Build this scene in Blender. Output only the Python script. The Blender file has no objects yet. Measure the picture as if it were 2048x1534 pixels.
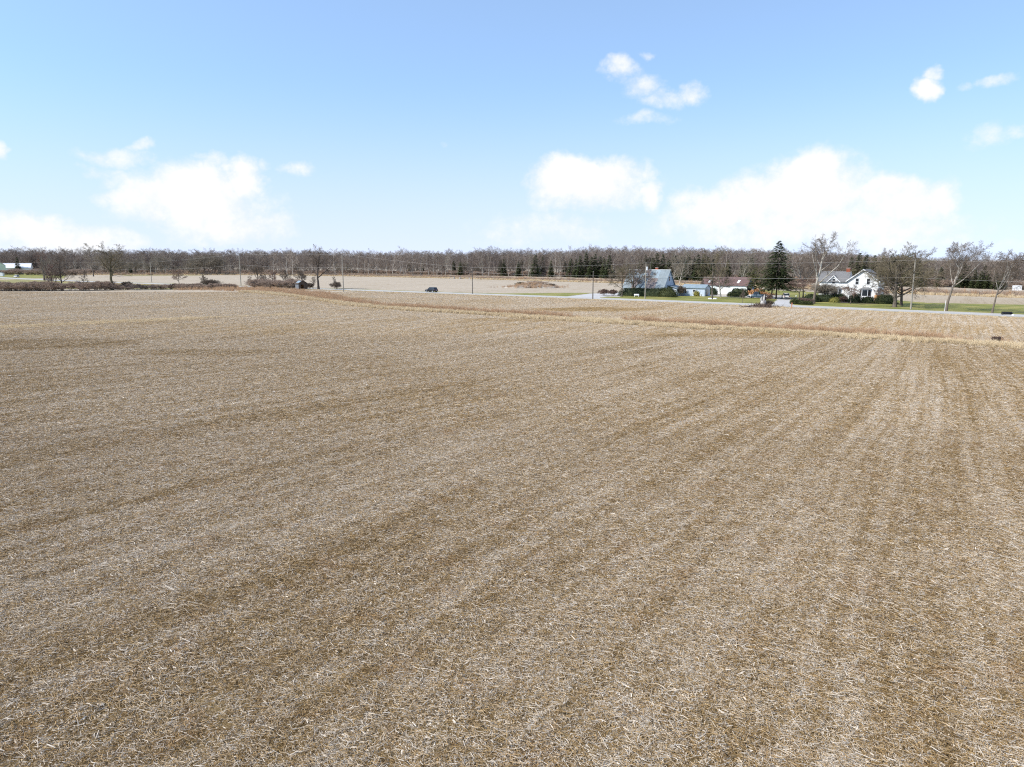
import bpy, math, random
import numpy as np
from mathutils import Vector, Euler

SC = bpy.context.scene
COL = SC.collection
RNG = np.random.default_rng(11)
random.seed(5)

# ------------------------------------------------------------------ camera
F, CX, CY, CAM_H = 1422.0, 1024.0, 767.0, 11.0
PITCH = math.atan(247 / F)
cam = bpy.data.cameras.new("camera")
cam_o = bpy.data.objects.new("camera", cam)
COL.objects.link(cam_o)
cam.sensor_fit = 'HORIZONTAL'
cam.sensor_width = 36.0
cam.lens = 36.0 * F / 2048.0
cam.clip_start = 0.1
cam.clip_end = 20000
cam_o.location = (0, 0, CAM_H)
cam_o.rotation_euler = (math.pi / 2 - PITCH, 0, 0)
SC.camera = cam_o
SC.cycles.use_denoising = False
SC.cycles.filter_width = 1.15
SC.cycles.max_bounces = 5
SC.cycles.diffuse_bounces = 2
SC.cycles.glossy_bounces = 2
SC.cycles.transmission_bounces = 2
SC.view_settings.view_transform = 'Standard'
SC.view_settings.look = 'None'
SC.view_settings.gamma = 1
SC.view_settings.use_curve_mapping = False
SC.view_settings.exposure = 0.62

# sun: high, from the left and a little behind the camera
SUN_DIR = Vector((-0.66, -0.28, 0.70)).normalized()
SUN_EL = math.asin(SUN_DIR.z)
SUN_AZ = math.atan2(SUN_DIR.x, SUN_DIR.y)
sun = bpy.data.lights.new("sun", 'SUN')
sun.energy = 3.4
sun.angle = math.radians(0.53)
sun.color = (1.0, 0.955, 0.89)
sun_o = bpy.data.objects.new("sun", sun)
COL.objects.link(sun_o)
sun_o.location = (-60, -30, 80)
sun_o.rotation_euler = SUN_DIR.to_track_quat('Z', 'Y').to_euler()


def ray_tan(py):
    return math.tan(math.atan(-(py - CY) / F) - PITCH)


def at(px, py):
    """ground point that the survey photo shows at (px, py)"""
    u = -(py - CY) / F
    t = -CAM_H / (-math.sin(PITCH) + u * math.cos(PITCH))
    return Vector(((px - CX) / F * t, (math.cos(PITCH) + u * math.sin(PITCH)) * t, 0))


def z_at(Y, py):
    return CAM_H + Y * ray_tan(py)


def mpp(p, z=0.0):
    return (p[1] * math.cos(PITCH) + (CAM_H - z) * math.sin(PITCH)) / F


# ------------------------------------------------------------------ node maths
class S:
    """a socket with arithmetic"""
    def __init__(s, nt, sock): s.nt, s.k = nt, sock
    def _op(s, op, a, b=None, c=None, clamp=False):
        n = s.nt.nodes.new('ShaderNodeMath'); n.operation = op; n.use_clamp = clamp
        for i, v in enumerate((a, b, c)):
            if v is None: continue
            if isinstance(v, S): s.nt.links.new(v.k, n.inputs[i])
            else: n.inputs[i].default_value = v
        return S(s.nt, n.outputs[0])
    def __add__(s, o): return s._op('ADD', s, o)
    __radd__ = __add__
    def __sub__(s, o): return s._op('SUBTRACT', s, o)
    def __rsub__(s, o): return s._op('SUBTRACT', o, s)
    def __mul__(s, o): return s._op('MULTIPLY', s, o)
    __rmul__ = __mul__
    def __truediv__(s, o): return s._op('DIVIDE', s, o)
    def mn(s, o): return s._op('MINIMUM', s, o)
    def mx(s, o): return s._op('MAXIMUM', s, o)
    def clamp(s): return s._op('ADD', s, 0.0, clamp=True)
    def step(s, a, b):
        n = s.nt.nodes.new('ShaderNodeMapRange'); n.interpolation_type = 'SMOOTHSTEP'
        s.nt.links.new(s.k, n.inputs[0]); n.inputs[1].default_value = a; n.inputs[2].default_value = b
        return S(s.nt, n.outputs[0])


class NT:
    def __init__(self, nt): self.nt = nt
    def node(self, t): return self.nt.nodes.new(t)
    def link(self, a, b): self.nt.links.new(a.k if isinstance(a, S) else a, b)
    def xyz(self, x, y, z=0.0):
        n = self.node('ShaderNodeCombineXYZ')
        for i, v in enumerate((x, y, z)):
            if isinstance(v, S): self.link(v, n.inputs[i])
            else: n.inputs[i].default_value = v
        return n.outputs[0]
    def split(self, vec):
        n = self.node('ShaderNodeSeparateXYZ'); self.link(vec, n.inputs[0])
        return [S(self.nt, o) for o in n.outputs]
    def noise(self, vec, scale=1.0, detail=3.0, rough=0.55, dist=0.0):
        n = self.node('ShaderNodeTexNoise')
        n.inputs['Scale'].default_value = scale; n.inputs['Detail'].default_value = detail
        n.inputs['Roughness'].default_value = rough; n.inputs['Distortion'].default_value = dist
        if vec is not None: self.link(vec, n.inputs['Vector'])
        return S(self.nt, n.outputs[0])
    def mix(self, fac, a, b):
        n = self.node('ShaderNodeMix'); n.data_type = 'RGBA'
        ins = [n.inputs[0], n.inputs[6], n.inputs[7]]
        for i, v in zip(ins, (fac, a, b)):
            if isinstance(v, S): self.link(v, i)
            elif isinstance(v, (int, float)): i.default_value = v
            elif isinstance(v, tuple): i.default_value = (*v[:3], 1)
            else: self.link(v, i)
        return n.outputs[2]
    def attr(self, name):
        n = self.node('ShaderNodeAttribute'); n.attribute_name = name
        return S(self.nt, n.outputs['Fac'])
    def position(self): return self.node('ShaderNodeNewGeometry').outputs['Position']
    def objco(self): return self.node('ShaderNodeTexCoord').outputs['Object']
    def objrand(self): return S(self.nt, self.node('ShaderNodeObjectInfo').outputs['Random'])


def new_mat(name):
    m = bpy.data.materials.new(name); m.use_nodes = True
    b = m.node_tree.nodes['Principled BSDF']
    b.inputs['Roughness'].default_value = 0.8
    b.inputs['Specular IOR Level'].default_value = 0.3
    return m, NT(m.node_tree), b


def pm(name, c1, c2=None, scale=2.0, rough=0.8, metal=0.0, spec=0.3, rand=0.0, bump=0.0, stretch=(1, 1, 1)):
    """two-tone procedural material: noise in the object's own space"""
    m, t, b = new_mat(name)
    c2 = c2 or tuple(x * 0.75 for x in c1)
    mp = t.node('ShaderNodeMapping'); mp.inputs['Scale'].default_value = stretch
    t.link(t.objco(), mp.inputs['Vector'])
    n = t.noise(mp.outputs[0], scale, 4.0, 0.6)
    fac = n.step(0.33, 0.67)
    if rand: fac = (fac * (1 - rand) + t.objrand() * rand).clamp()
    t.link(t.mix(fac, c1, c2), b.inputs['Base Color'])
    b.inputs['Roughness'].default_value = rough
    b.inputs['Metallic'].default_value = metal
    b.inputs['Specular IOR Level'].default_value = spec
    if bump:
        bn = t.node('ShaderNodeBump'); bn.inputs['Strength'].default_value = bump; bn.inputs['Distance'].default_value = 0.1
        t.link(n, bn.inputs['Height']); t.link(bn.outputs[0], b.inputs['Normal'])
    return m


# ------------------------------------------------------------------ sky (world)
world = bpy.data.worlds.new("World"); SC.world = world; world.use_nodes = True
wt = NT(world.node_tree); world.node_tree.nodes.clear()
dirv = wt.node('ShaderNodeTexCoord').outputs['Generated']
dx, dy, dz = wt.split(dirv)
sky = wt.node('ShaderNodeTexSky'); sky.sky_type = 'NISHITA'; sky.sun_disc = False
sky.sun_elevation = SUN_EL; sky.sun_rotation = SUN_AZ
sky.altitude = 200; sky.air_density = 1.0; sky.dust_density = 0.35; sky.ozone_density = 2.2
az = wt.node('ShaderNodeMath'); az.operation = 'ARCTAN2'; wt.link(dx, az.inputs[0]); wt.link(dy, az.inputs[1])
az = S(world.node_tree, az.outputs[0])
el = wt.node('ShaderNodeMath'); el.operation = 'ARCSINE'; wt.link(dz, el.inputs[0]); el = S(world.node_tree, el.outputs[0])


def azel(px, py):
    a = (px - CX) / F; u = -(py - CY) / F
    d = Vector((a, math.cos(PITCH) + u * math.sin(PITCH), -math.sin(PITCH) + u * math.cos(PITCH))).normalized()
    return math.atan2(d.x, d.y), math.asin(d.z)


CLOUDS = [  # cx, cy, rx, ry, weight of each lobe in the survey photo
    (400, 400, 120, 62, 1), (482, 365, 46, 40, 1), (330, 405, 90, 45, .95), (255, 392, 55, 18, .75), (450, 448, 120, 34, .9), (535, 440, 42, 18, .7),
    (410, 470, 70, 20, .6), (50, 462, 90, 38, .95), (165, 478, 100, 34, .95), (110, 445, 56, 22, .8), (225, 490, 60, 20, .7),
    (240, 312, 66, 22, .62), (292, 290, 26, 14, .62), (205, 345, 48, 16, .55), (230, 360, 40, 20, .5), (-4, 302, 24, 26, .8), (587, 335, 30, 15, .55), (522, 328, 18, 14, .5), (420, 330, 60, 16, .45),
    (1190, 378, 110, 50, 1), (1160, 345, 80, 30, 1), (1240, 350, 66, 36, 1), (1110, 372, 56, 44, 1), (1308, 395, 26, 34, .85), (1120, 410, 70, 22, .7), (1110, 458, 120, 30, .55), (1020, 475, 80, 18, .45),
    (1590, 395, 150, 74, 1), (1612, 348, 80, 38, 1), (1505, 388, 90, 48, 1), (1420, 425, 66, 44, .9), (1800, 402, 105, 46, 1), (1785, 375, 66, 30, 1), (1868, 400, 56, 42, .9),
    (1640, 455, 290, 40, .85), (1760, 482, 220, 26, .7), (1480, 470, 120, 26, .65), (930, 445, 20, 14, .3),
    (1240, 135, 38, 24, .66), (1272, 165, 44, 26, .68), (1318, 190, 50, 20, .58), (1387, 178, 28, 22, .62), (1300, 100, 13, 11, .5), (1290, 232, 40, 13, .42),
    (1850, 182, 30, 26, .9), (1868, 146, 22, 18, .72), (1992, 162, 34, 16, .55), (1938, 172, 22, 9, .42), (1995, 275, 56, 24, .4), (2046, 268, 20, 14, .5), (905, 293, 11, 8, .4)]
dens = None
warp = wt.noise(dirv, 9.0, 5.0, 0.62) - 0.5
warp2 = wt.noise(wt.xyz(dz * 1.0 + 3.1, dx, dy), 9.0, 5.0, 0.62) - 0.5
azw = az + warp * 0.10
elw = el + warp2 * 0.055
for (cx, cy, rx, ry, w) in CLOUDS:
    a0, e0 = azel(cx, cy)
    ax = abs(azel(cx + rx, cy)[0] - azel(cx - rx, cy)[0]) / 2
    ay = abs(azel(cx, cy + ry)[1] - azel(cx, cy - ry)[1]) / 2
    p = (azw - a0) * (1 / ax); q = (elw - e0) * (1 / ay)
    v = (1.0 - (p * p + q * q) * 0.5) * (w if w > 0.8 else w * 0.96)
    dens = v if dens is None else dens.mx(v)
# scattered fair-weather cloud in the rest of the sky
rest = wt.noise(wt.xyz(dx / (dz.mx(0.0) + 0.22), dy / (dz.mx(0.0) + 0.22), 0.0), 1.3, 5.0, 0.6)
outside = (1.0 - dy.step(0.55, 0.7)).mx(dz.step(0.42, 0.55))
dens = dens.mx((rest - 0.48) * 4.0 * outside - 0.3 * (1.0 - outside))
fine = wt.noise(dirv, 20.0, 8.0, 0.64)
fine2 = wt.noise(wt.xyz(dx * 1.0, dz * 1.6, dy), 70.0, 5.0, 0.65)
mask = (dens + (fine - 0.5) * 1.35 + (fine2 - 0.5) * 0.4).step(0.1, 0.95)
hz = wt.noise(dirv, 3.0, 3.0, 0.5)
# pale veil towards the horizon
veil = 0.16 + (1.0 - el.step(-0.04, 0.24)) * 0.60
skyv = wt.node('ShaderNodeVectorMath'); skyv.operation = 'NORMALIZE'
wt.link(wt.xyz(dx, dy, dz.mx(0.0) * 1.15 + 0.13), skyv.inputs[0])
wt.link(skyv.outputs[0], sky.inputs[0])
tone = wt.node('ShaderNodeVectorMath'); tone.operation = 'MULTIPLY'; tone.inputs[1].default_value = (1.34, 1.60, 1.60)
wt.link(sky.outputs[0], tone.inputs[0])
skyc = wt.mix(veil.clamp(), tone.outputs[0], (4.6, 4.25, 5.1))
cloudc = wt.mix((fine.step(0.35, 0.6) * 0.6 + dens.step(0.3, 1.0) * 0.4).clamp(), (5.0, 5.15, 5.4), (5.8, 5.8, 5.85))
bg = wt.node('ShaderNodeBackground'); bg.inputs['Strength'].default_value = 0.12
wt.link(wt.mix(mask * 0.98, skyc, cloudc), bg.inputs['Color'])
wo = wt.node('ShaderNodeOutputWorld'); wt.link(bg.outputs[0], wo.inputs[0])
world.cycles.sampling_method = 'MANUAL'; world.cycles.sample_map_resolution = 512


# ------------------------------------------------------------------ object helpers
def set_props(o, label=None, cat=None, group=None, kind=None):
    for k, v in (('label', label), ('category', cat), ('group', group), ('kind', kind)):
        if v: o[k] = v
    return o


def empty(name, loc, label, cat, group=None, rz=0.0):
    o = bpy.data.objects.new(name, None); COL.objects.link(o)
    o.location = loc; o.rotation_euler = (0, 0, rz); o.empty_display_size = 0.5
    return set_props(o, label, cat, group)


def np_mesh(name, V, Q, mats, mi=None, smooth=False, tint=None):
    """mesh from vertices (n,3) and quads (m,4) (a repeated last index makes a triangle)"""
    me = bpy.data.meshes.new(name)
    V = np.asarray(V, np.float32); Q = np.asarray(Q, np.int32)
    me.vertices.add(len(V)); me.vertices.foreach_set('co', V.ravel())
    tri = Q[:, 3] == Q[:, 2]
    cnt = np.where(tri, 3, 4)
    keep = np.ones(Q.shape, bool); keep[tri, 3] = False
    loops = Q[keep]
    st = np.concatenate(([0], np.cumsum(cnt)[:-1]))
    me.loops.add(len(loops)); me.loops.foreach_set('vertex_index', loops.astype(np.int32))
    me.polygons.add(len(Q)); me.polygons.foreach_set('loop_start', st.astype(np.int32))
    me.polygons.foreach_set('loop_total', cnt.astype(np.int32))
    if mi is not None: me.polygons.foreach_set('material_index', np.asarray(mi, np.int32))
    me.polygons.foreach_set('use_smooth', np.full(len(Q), smooth))
    for m in (mats if isinstance(mats, (list, tuple)) else [mats]): me.materials.append(m)
    if tint is not None:
        a = me.attributes.new('tint', 'FLOAT', 'POINT'); a.data.foreach_set('value', np.asarray(tint, np.float32))
    me.update(); me.validate()
    return me


def link(name, me, parent=None, loc=None):
    o = bpy.data.objects.new(name, me); COL.objects.link(o)
    if parent: o.parent = parent
    if loc is not None: o.location = loc
    return o


class MB:
    """collects simple solids into one mesh"""
    def __init__(s): s.v, s.q = [], []
    def add(s, verts, quads):
        o = len(s.v); s.v += [tuple(v) for v in verts]; s.q += [tuple(i + o for i in f) for f in quads]; return s
    def box(s, x0, x1, y0, y1, z0, z1):
        return s.add([(x0, y0, z0), (x1, y0, z0), (x1, y1, z0), (x0, y1, z0), (x0, y0, z1), (x1, y0, z1), (x1, y1, z1), (x0, y1, z1)],
                     [(0, 3, 2, 1), (4, 5, 6, 7), (0, 1, 5, 4), (1, 2, 6, 5), (2, 3, 7, 6), (3, 0, 4, 7)])
    def prism(s, poly, d):
        """solid between a polygon and its copy moved by d"""
        n = len(poly); d = Vector(d); a = [Vector(p) for p in poly]
        o = len(s.v); s.v += [tuple(p) for p in a] + [tuple(p + d) for p in a]
        for i in range(1, n - 1):
            s.q.append((o, o + i + 1, o + i, o + i)); s.q.append((o + n, o + n + i, o + n + i + 1, o + n + i + 1))
        for i in range(n): j = (i + 1) % n; s.q.append((o + i, o + j, o + n + j, o + n + i))
        return s
    def bar(s, a, b, r0, r1=None, n=8):
        a, b = Vector(a), Vector(b); r1 = r0 if r1 is None else r1
        q = (b - a).to_track_quat('Z', 'Y'); o = len(s.v)
        for p, r in ((a, r0), (b, r1)):
            for k in range(n):
                s.v.append(tuple(p + q @ Vector((math.cos(2 * math.pi * k / n) * r, math.sin(2 * math.pi * k / n) * r, 0))))
        for k in range(n): j = (k + 1) % n; s.q.append((o + k, o + j, o + n + j, o + n + k))
        for k in range(1, n - 1):
            s.q.append((o, o + k + 1, o + k, o + k)); s.q.append((o + n, o + n + k, o + n + k + 1, o + n + k + 1))
        return s
    def loft(s, rings, cap=True):
        o = len(s.v); n = len(rings[0])
        for r in rings: s.v += [tuple(p) for p in r]
        for i in range(len(rings) - 1):
            for k in range(n):
                j = (k + 1) % n; s.q.append((o + i * n + k, o + i * n + j, o + (i + 1) * n + j, o + (i + 1) * n + k))
        if cap:
            for b, rev in ((o, True), (o + (len(rings) - 1) * n, False)):
                for k in range(1, n - 1):
                    s.q.append((b, b + k + 1, b + k, b + k) if rev else (b, b + k, b + k + 1, b + k + 1))
        return s
    def build(s, name, mat, parent=None, smooth=False, loc=None):
        return link(name, np_mesh(name, s.v, s.q, mat, smooth=smooth), parent, loc)


def sheet(name, pts, z, mat, jitter=0.0, step=2.0, kind='structure', smooth_edge=True):
    """flat ground sheet with a slightly ragged outline"""
    out = []; n = len(pts)
    for i in range(n):
        a, b = Vector(pts[i][:2]), Vector(pts[(i + 1) % n][:2]); k = max(1, int((b - a).length / step))
        for j in range(k): out.append(a + (b - a) * (j / k))
    if jitter:
        out = [p + Vector((random.gauss(0, jitter), random.gauss(0, jitter))) for p in out]
    import bmesh
    bm = bmesh.new(); vs = [bm.verts.new((p.x, p.y, z)) for p in out]
    f = bm.faces.new(vs)
    if f.normal.z < 0: f.normal_flip()
    bmesh.ops.triangulate(bm, faces=[f])
    me = bpy.data.meshes.new(name); bm.to_mesh(me); bm.free(); me.materials.append(mat)
    for p in me.polygons:
        if p.normal.z < 0: p.flip()
    o = link(name, me); o['kind'] = kind
    return o


def ribbon_sheet(name, centre, w0, w1, z, mat, jitter=0.0):
    """a strip along a polyline, w0 to its near side and w1 to its far side"""
    c = [Vector(p[:2]) for p in centre]; L, R_ = [], []
    for i, p in enumerate(c):
        d = (c[min(i + 1, len(c) - 1)] - c[max(i - 1, 0)]).normalized(); nrm = Vector((-d.y, d.x))
        L.append(p + nrm * (w1 + random.gauss(0, jitter))); R_.append(p - nrm * (w0 + random.gauss(0, jitter)))
    V = [(p.x, p.y, z) for p in L + R_]; n = len(c)
    Q = [(i + n, i + 1 + n, i + 1, i) for i in range(n - 1)]
    me = np_mesh(name, V, Q, mat)
    o = link(name, me)
    if me.polygons[0].normal.z < 0: me.flip_normals()
    o['kind'] = 'structure'
    return o


def inside(poly, X, Y):
    poly = [(p[0], p[1]) for p in poly]; r = np.zeros(X.shape, bool); j = len(poly) - 1
    for i in range(len(poly)):
        xi, yi = poly[i]; xj, yj = poly[j]
        c = ((yi > Y) != (yj > Y)) & (X < (xj - xi) * (Y - yi) / (yj - yi + 1e-12) + xi)
        r ^= c; j = i
    return r


# ------------------------------------------------------------------ scatter (stuff only)
def scatter(name, pts, rots, scales, idx, protos, label=None, cat=None):
    """one object of kind stuff: prototype meshes placed on points by geometry nodes"""
    coll = bpy.data.collections.new(name + '_kinds')
    for i, me in enumerate(protos):
        po = bpy.data.objects.new(f'{name}_kind_{i:02d}', me); coll.objects.link(po)
    me = bpy.data.meshes.new(name)
    P = np.asarray(pts, np.float32); me.vertices.add(len(P)); me.vertices.foreach_set('co', P.ravel())
    for an, ty, val in (('rot', 'FLOAT_VECTOR', rots), ('scl', 'FLOAT_VECTOR', scales)):
        a = me.attributes.new(an, ty, 'POINT'); a.data.foreach_set('vector', np.asarray(val, np.float32).ravel())
    a = me.attributes.new('pick', 'INT', 'POINT'); a.data.foreach_set('value', np.asarray(idx, np.int32))
    me.update()
    o = link(name, me); set_props(o, label, cat, None, 'stuff')
    ng = bpy.data.node_groups.new(name, 'GeometryNodeTree')
    ng.interface.new_socket('Geometry', in_out='INPUT', socket_type='NodeSocketGeometry')
    ng.interface.new_socket('Geometry', in_out='OUTPUT', socket_type='NodeSocketGeometry')
    gi, go = ng.nodes.new('NodeGroupInput'), ng.nodes.new('NodeGroupOutput')
    ci = ng.nodes.new('GeometryNodeCollectionInfo'); ci.inputs['Collection'].default_value = coll
    ci.inputs['Separate Children'].default_value = True; ci.inputs['Reset Children'].default_value = True
    ip = ng.nodes.new('GeometryNodeInstanceOnPoints'); ip.inputs['Pick Instance'].default_value = True
    def na(nm, ty):
        n = ng.nodes.new('GeometryNodeInputNamedAttribute'); n.data_type = ty; n.inputs['Name'].default_value = nm
        return [x for x in n.outputs if x.enabled and x.name == 'Attribute'][0]
    L = ng.links.new
    L(gi.outputs[0], ip.inputs['Points']); L(ci.outputs[0], ip.inputs['Instance'])
    L(na('pick', 'INT'), ip.inputs['Instance Index'])
    e2r = ng.nodes.new('FunctionNodeEulerToRotation'); L(na('rot', 'FLOAT_VECTOR'), e2r.inputs[0])
    L(e2r.outputs[0], ip.inputs['Rotation']); L(na('scl', 'FLOAT_VECTOR'), ip.inputs['Scale'])
    L(ip.outputs[0], go.inputs[0])
    md = o.modifiers.new('scatter', 'NODES'); md.node_group = ng
    return o


# ------------------------------------------------------------------ branching plants
def norm(a): return a / (np.linalg.norm(a, axis=-1, keepdims=True) + 1e-9)


def tubes(P, R, sides):
    n, k, _ = P.shape
    T = np.empty_like(P); T[:, 1:-1] = P[:, 2:] - P[:, :-2]; T[:, 0] = P[:, 1] - P[:, 0]; T[:, -1] = P[:, -1] - P[:, -2]
    T = norm(T)
    ref = norm(RNG.normal(size=(n, 1, 3)))
    N1 = norm(np.cross(T, ref)); N2 = np.cross(T, N1)
    if sides == 2:
        V = np.stack([P + N1 * R[..., None], P - N1 * R[..., None]], 2)
    else:
        a = np.arange(sides) * 2 * math.pi / sides
        V = P[:, :, None] + R[..., None, None] * (N1[:, :, None] * np.cos(a)[:, None] + N2[:, :, None] * np.sin(a)[:, None])
    base = (np.arange(n) * k * sides)[:, None, None] + (np.arange(k - 1) * sides)[None, :, None]
    if sides == 2:
        Q = np.stack([base + 0, base + 1, base + 3, base + 2], -1)
    else:
        i = np.arange(sides)[None, None, :]; j = (i + 1) % sides
        Q = np.stack([base + i, base + j, base + j + sides, base + i + sides], -1)
    return V.reshape(-1, 3), Q.reshape(-1, 4)


def spawn(P, R, L, m, t0, t1, ang, lf, trop, wig, k, rf, taper, tip, lenfall=0.5):
    n, K, _ = P.shape
    t = t0 + (t1 - t0) * (np.arange(m)[None] + RNG.random((n, m))) / m
    s = t * (K - 1); i = np.clip(s.astype(int), 0, K - 2); fr = (s - i)[..., None]
    ii = np.arange(n)[:, None]
    pos = P[ii, i] * (1 - fr) + P[ii, i + 1] * fr
    tan = norm(P[ii, i + 1] - P[ii, i])
    rad = R[ii, i] * (1 - fr[..., 0]) + R[ii, i + 1] * fr[..., 0]
    ga = np.arange(m)[None] * 2.4 + RNG.random((n, 1)) * 6.28 + RNG.normal(0, .35, (n, m))
    ref = np.where(np.abs(tan[..., 2:]) > .9, np.array([1., 0, 0]), np.array([0, 0, 1.]))
    u = norm(np.cross(tan, ref)); v = np.cross(tan, u)
    perp = u * np.cos(ga)[..., None] + v * np.sin(ga)[..., None]
    A = np.radians(RNG.uniform(*ang, (n, m)))[..., None]
    d = norm(tan * np.cos(A) + perp * np.sin(A))
    ln = L[:, None] * lf * (1 - lenfall * (t - t0) / (t1 - t0 + 1e-6)) * RNG.uniform(.65, 1.2, (n, m))
    r0 = np.minimum(rad * rf, rad * .95)
    pos, d, ln, r0 = pos.reshape(-1, 3), d.reshape(-1, 3), ln.ravel(), r0.ravel()
    return grow(pos, d, ln, r0, k, trop, wig, taper, tip)


def grow(pos, d, ln, r0, k, trop, wig, taper, tip):
    n = len(pos); P = np.empty((n, k, 3)); P[:, 0] = pos; st = (ln / (k - 1))[:, None]
    for j in range(1, k):
        P[:, j] = P[:, j - 1] + d * st
        d = norm(d + np.array([0, 0, trop]) + RNG.normal(0, wig, (n, 3)))
    R = np.maximum(r0[:, None] * (1 - (1 - taper) * np.linspace(0, 1, k)[None]), tip)
    return P, R, ln


STYLES = {
    # trunk share, levels: (m, t0, t1, angle, length, tropism, wiggle, k)
    'vase':  dict(th=.55, lv=[(8, .32, 1, (18, 48), .75, .10, .10, 8), (9, .15, 1, (25, 60), .60, .05, .16, 6), (9, .12, 1, (25, 60), .46, .04, .2, 4), (8, .15, 1, (25, 60), .55, .03, .22, 3)]),
    'oak':   dict(th=.46, lv=[(13, .22, 1, (40, 85), 1.15, .07, .13, 9), (10, .2, 1, (30, 65), .45, .05, .2, 6), (9, .2, 1, (30, 65), .46, .04, .24, 4), (8, .15, 1, (25, 60), .55, .02, .24, 3)]),
    'round': dict(th=.5, lv=[(9, .28, 1, (32, 65), .72, .08, .12, 8), (9, .2, 1, (28, 60), .5, .06, .18, 6), (8, .2, 1, (25, 60), .5, .05, .2, 4), (7, .15, 1, (25, 60), .55, .03, .22, 3)]),
    'ash':   dict(th=.85, lv=[(18, .22, .97, (30, 60), .36, .12, .1, 7), (9, .2, 1, (25, 55), .5, .08, .18, 5), (8, .2, 1, (25, 55), .55, .05, .2, 4), (4, .2, 1, (25, 55), .6, .03, .2, 3)]),
    'thin':  dict(th=.95, lv=[(16, .3, .97, (25, 50), .22, .14, .1, 5), (8, .2, 1, (25, 55), .55, .08, .18, 4), (6, .2, 1, (25, 55), .6, .05, .2, 3)]),
    'forest': dict(th=.86, lv=[(15, .14, .97, (20, 50), .34, .14, .1, 5), (8, .15, 1, (25, 55), .5, .08, .16, 4), (8, .1, 1, (25, 60), .6, .05, .2, 3)]),
    'weep':  dict(th=.62, lv=[(14, .7, 1, (50, 90), .8, -.05, .12, 7), (10, .2, 1, (20, 50), .55, -.35, .12, 5), (9, .2, 1, (20, 50), .6, -.3, .12, 4)]),
}


def tree_mesh(style, h, spread, trunk_r, seed, mats, tip=.012, twigs=1.0, lean=(0, 0), split=True, wig0=.05, stems=1):
    """returns (trunk mesh, crown mesh) or one mesh"""
    global RNG
    keep = RNG; RNG = np.random.default_rng(seed)
    st = STYLES[style]
    ns = stems
    d0 = norm(np.array([[lean[0], lean[1], 1.0]]) + (RNG.normal(0, .22, (ns, 3)) if ns > 1 else 0) * np.array([1, 1, 0]))
    P, R, L = grow(RNG.normal(0, .12 * (ns > 1), (ns, 3)) * np.array([1, 1, 0]), d0, np.full(ns, h * st['th']), np.full(ns, trunk_r), 10, .03, wig0, .45 if st['th'] < .7 else .15, tip)
    R[:, 0] *= 1.35
    lv = [(P, R)]
    for i, (m, t0, t1, ang, lf, trop, wig, k) in enumerate(st['lv']):
        if i >= 2: m = max(2, int(round(m * twigs)))
        P, R, L = spawn(P, R, L, m, t0, t1, ang, lf, trop, wig, k, .62 if i == 0 else .6, .25, tip if i > 1 else tip * 1.6)
        lv.append((P, R))
    allp = np.concatenate([p.reshape(-1, 3) for p, r in lv])
    tipz = lv[-1][0][..., 2].ravel(); sz = h / np.percentile(tipz, 99.4); rr = np.percentile(np.hypot(allp[:, 0] - allp[:, 0].mean(), allp[:, 1] - allp[:, 1].mean()), 86)
    sx = spread / rr
    sc = np.array([sx, sx, sz])
    out = []
    for i, (P, R) in enumerate(lv):
        out.append(tubes(P * sc, R, (8, 5, 3, 2, 2, 2)[i] if split else (5, 3, 2, 2, 2)[i]))
    RNG = keep
    def cat(parts):
        V, Q, o = [], [], 0
        for v, q in parts: V.append(v); Q.append(q + o); o += len(v)
        return np.concatenate(V), np.concatenate(Q)
    if split:
        return np_mesh('trunk', *cat(out[:2]), mats[0], smooth=True), np_mesh('crown', *cat(out[2:]), mats[1])
    V, Q = cat(out); nt = len(out[0][1]) + len(out[1][1])
    mi = np.zeros(len(Q), int); mi[nt:] = 1
    return np_mesh('tree', V, Q, mats, mi)


def conifer_mesh(h, r, seed, mats, whorls=26, per=9, sprays=9, base=.06, droop=.25, split=True, ragged=.25, leaf=.34):
    g = np.random.default_rng(seed)
    V, Q = [], []
    n = 0
    for w in range(whorls):
        f = (w + g.random() * .6) / whorls
        z = h * (base + (1 - base) * f)
        L = r * (1 - f) ** .72 * (1 + g.normal(0, ragged * .4)) + .18
        m = max(4, int(per * (1 - f * .55)))
        zw = z
        for a in g.random() * 6.28 + np.arange(m) * 6.283 / m + g.normal(0, .25, m):
            z = zw + g.normal(0, h / whorls * .55)
            l = max(.15, L * g.uniform(1 - ragged, 1.1))
            d = np.array([math.cos(a), math.sin(a), 0]); sd = np.array([-d[1], d[0], 0])
            k = max(3, int(sprays * (1 - f * .6)))
            for s in ((np.arange(k) + g.random(k)) / k) ** .75:
                c = d * l * (.12 + .88 * s) + np.array([0, 0, z - droop * l * s * s + (.12 * l * s * (f > .6)) + g.normal(0, .05)])
                q = leaf * (.6 + .6 * g.random()) * (1 - .45 * f)
                for sgn in (-1, 1):
                    tip = c + (sd * sgn * .8 + d * .75 + np.array([0, 0, g.uniform(-.55, .25)])) * q
                    b1 = c - d * q * .35; b2 = c + d * q * .35 + np.array([0, 0, g.uniform(-.12, .12)])
                    V += [b1, b2, tip]; Q.append((n, n + 1, n + 2, n + 2)); n += 3
    mb = MB(); mb.bar((0, 0, 0), (0, 0, h * .97), max(.1, h * .014), .02, 7)
    if split:
        return np_mesh('trunk', mb.v, mb.q, mats[0], smooth=True), np_mesh('crown', V, Q, mats[1])
    o = len(mb.v); VV = mb.v + [tuple(v) for v in V]; QQ = mb.q + [tuple(i + o for i in q) for q in Q]
    return np_mesh('conifer', VV, QQ, mats, [0] * len(mb.q) + [1] * len(Q))


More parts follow.
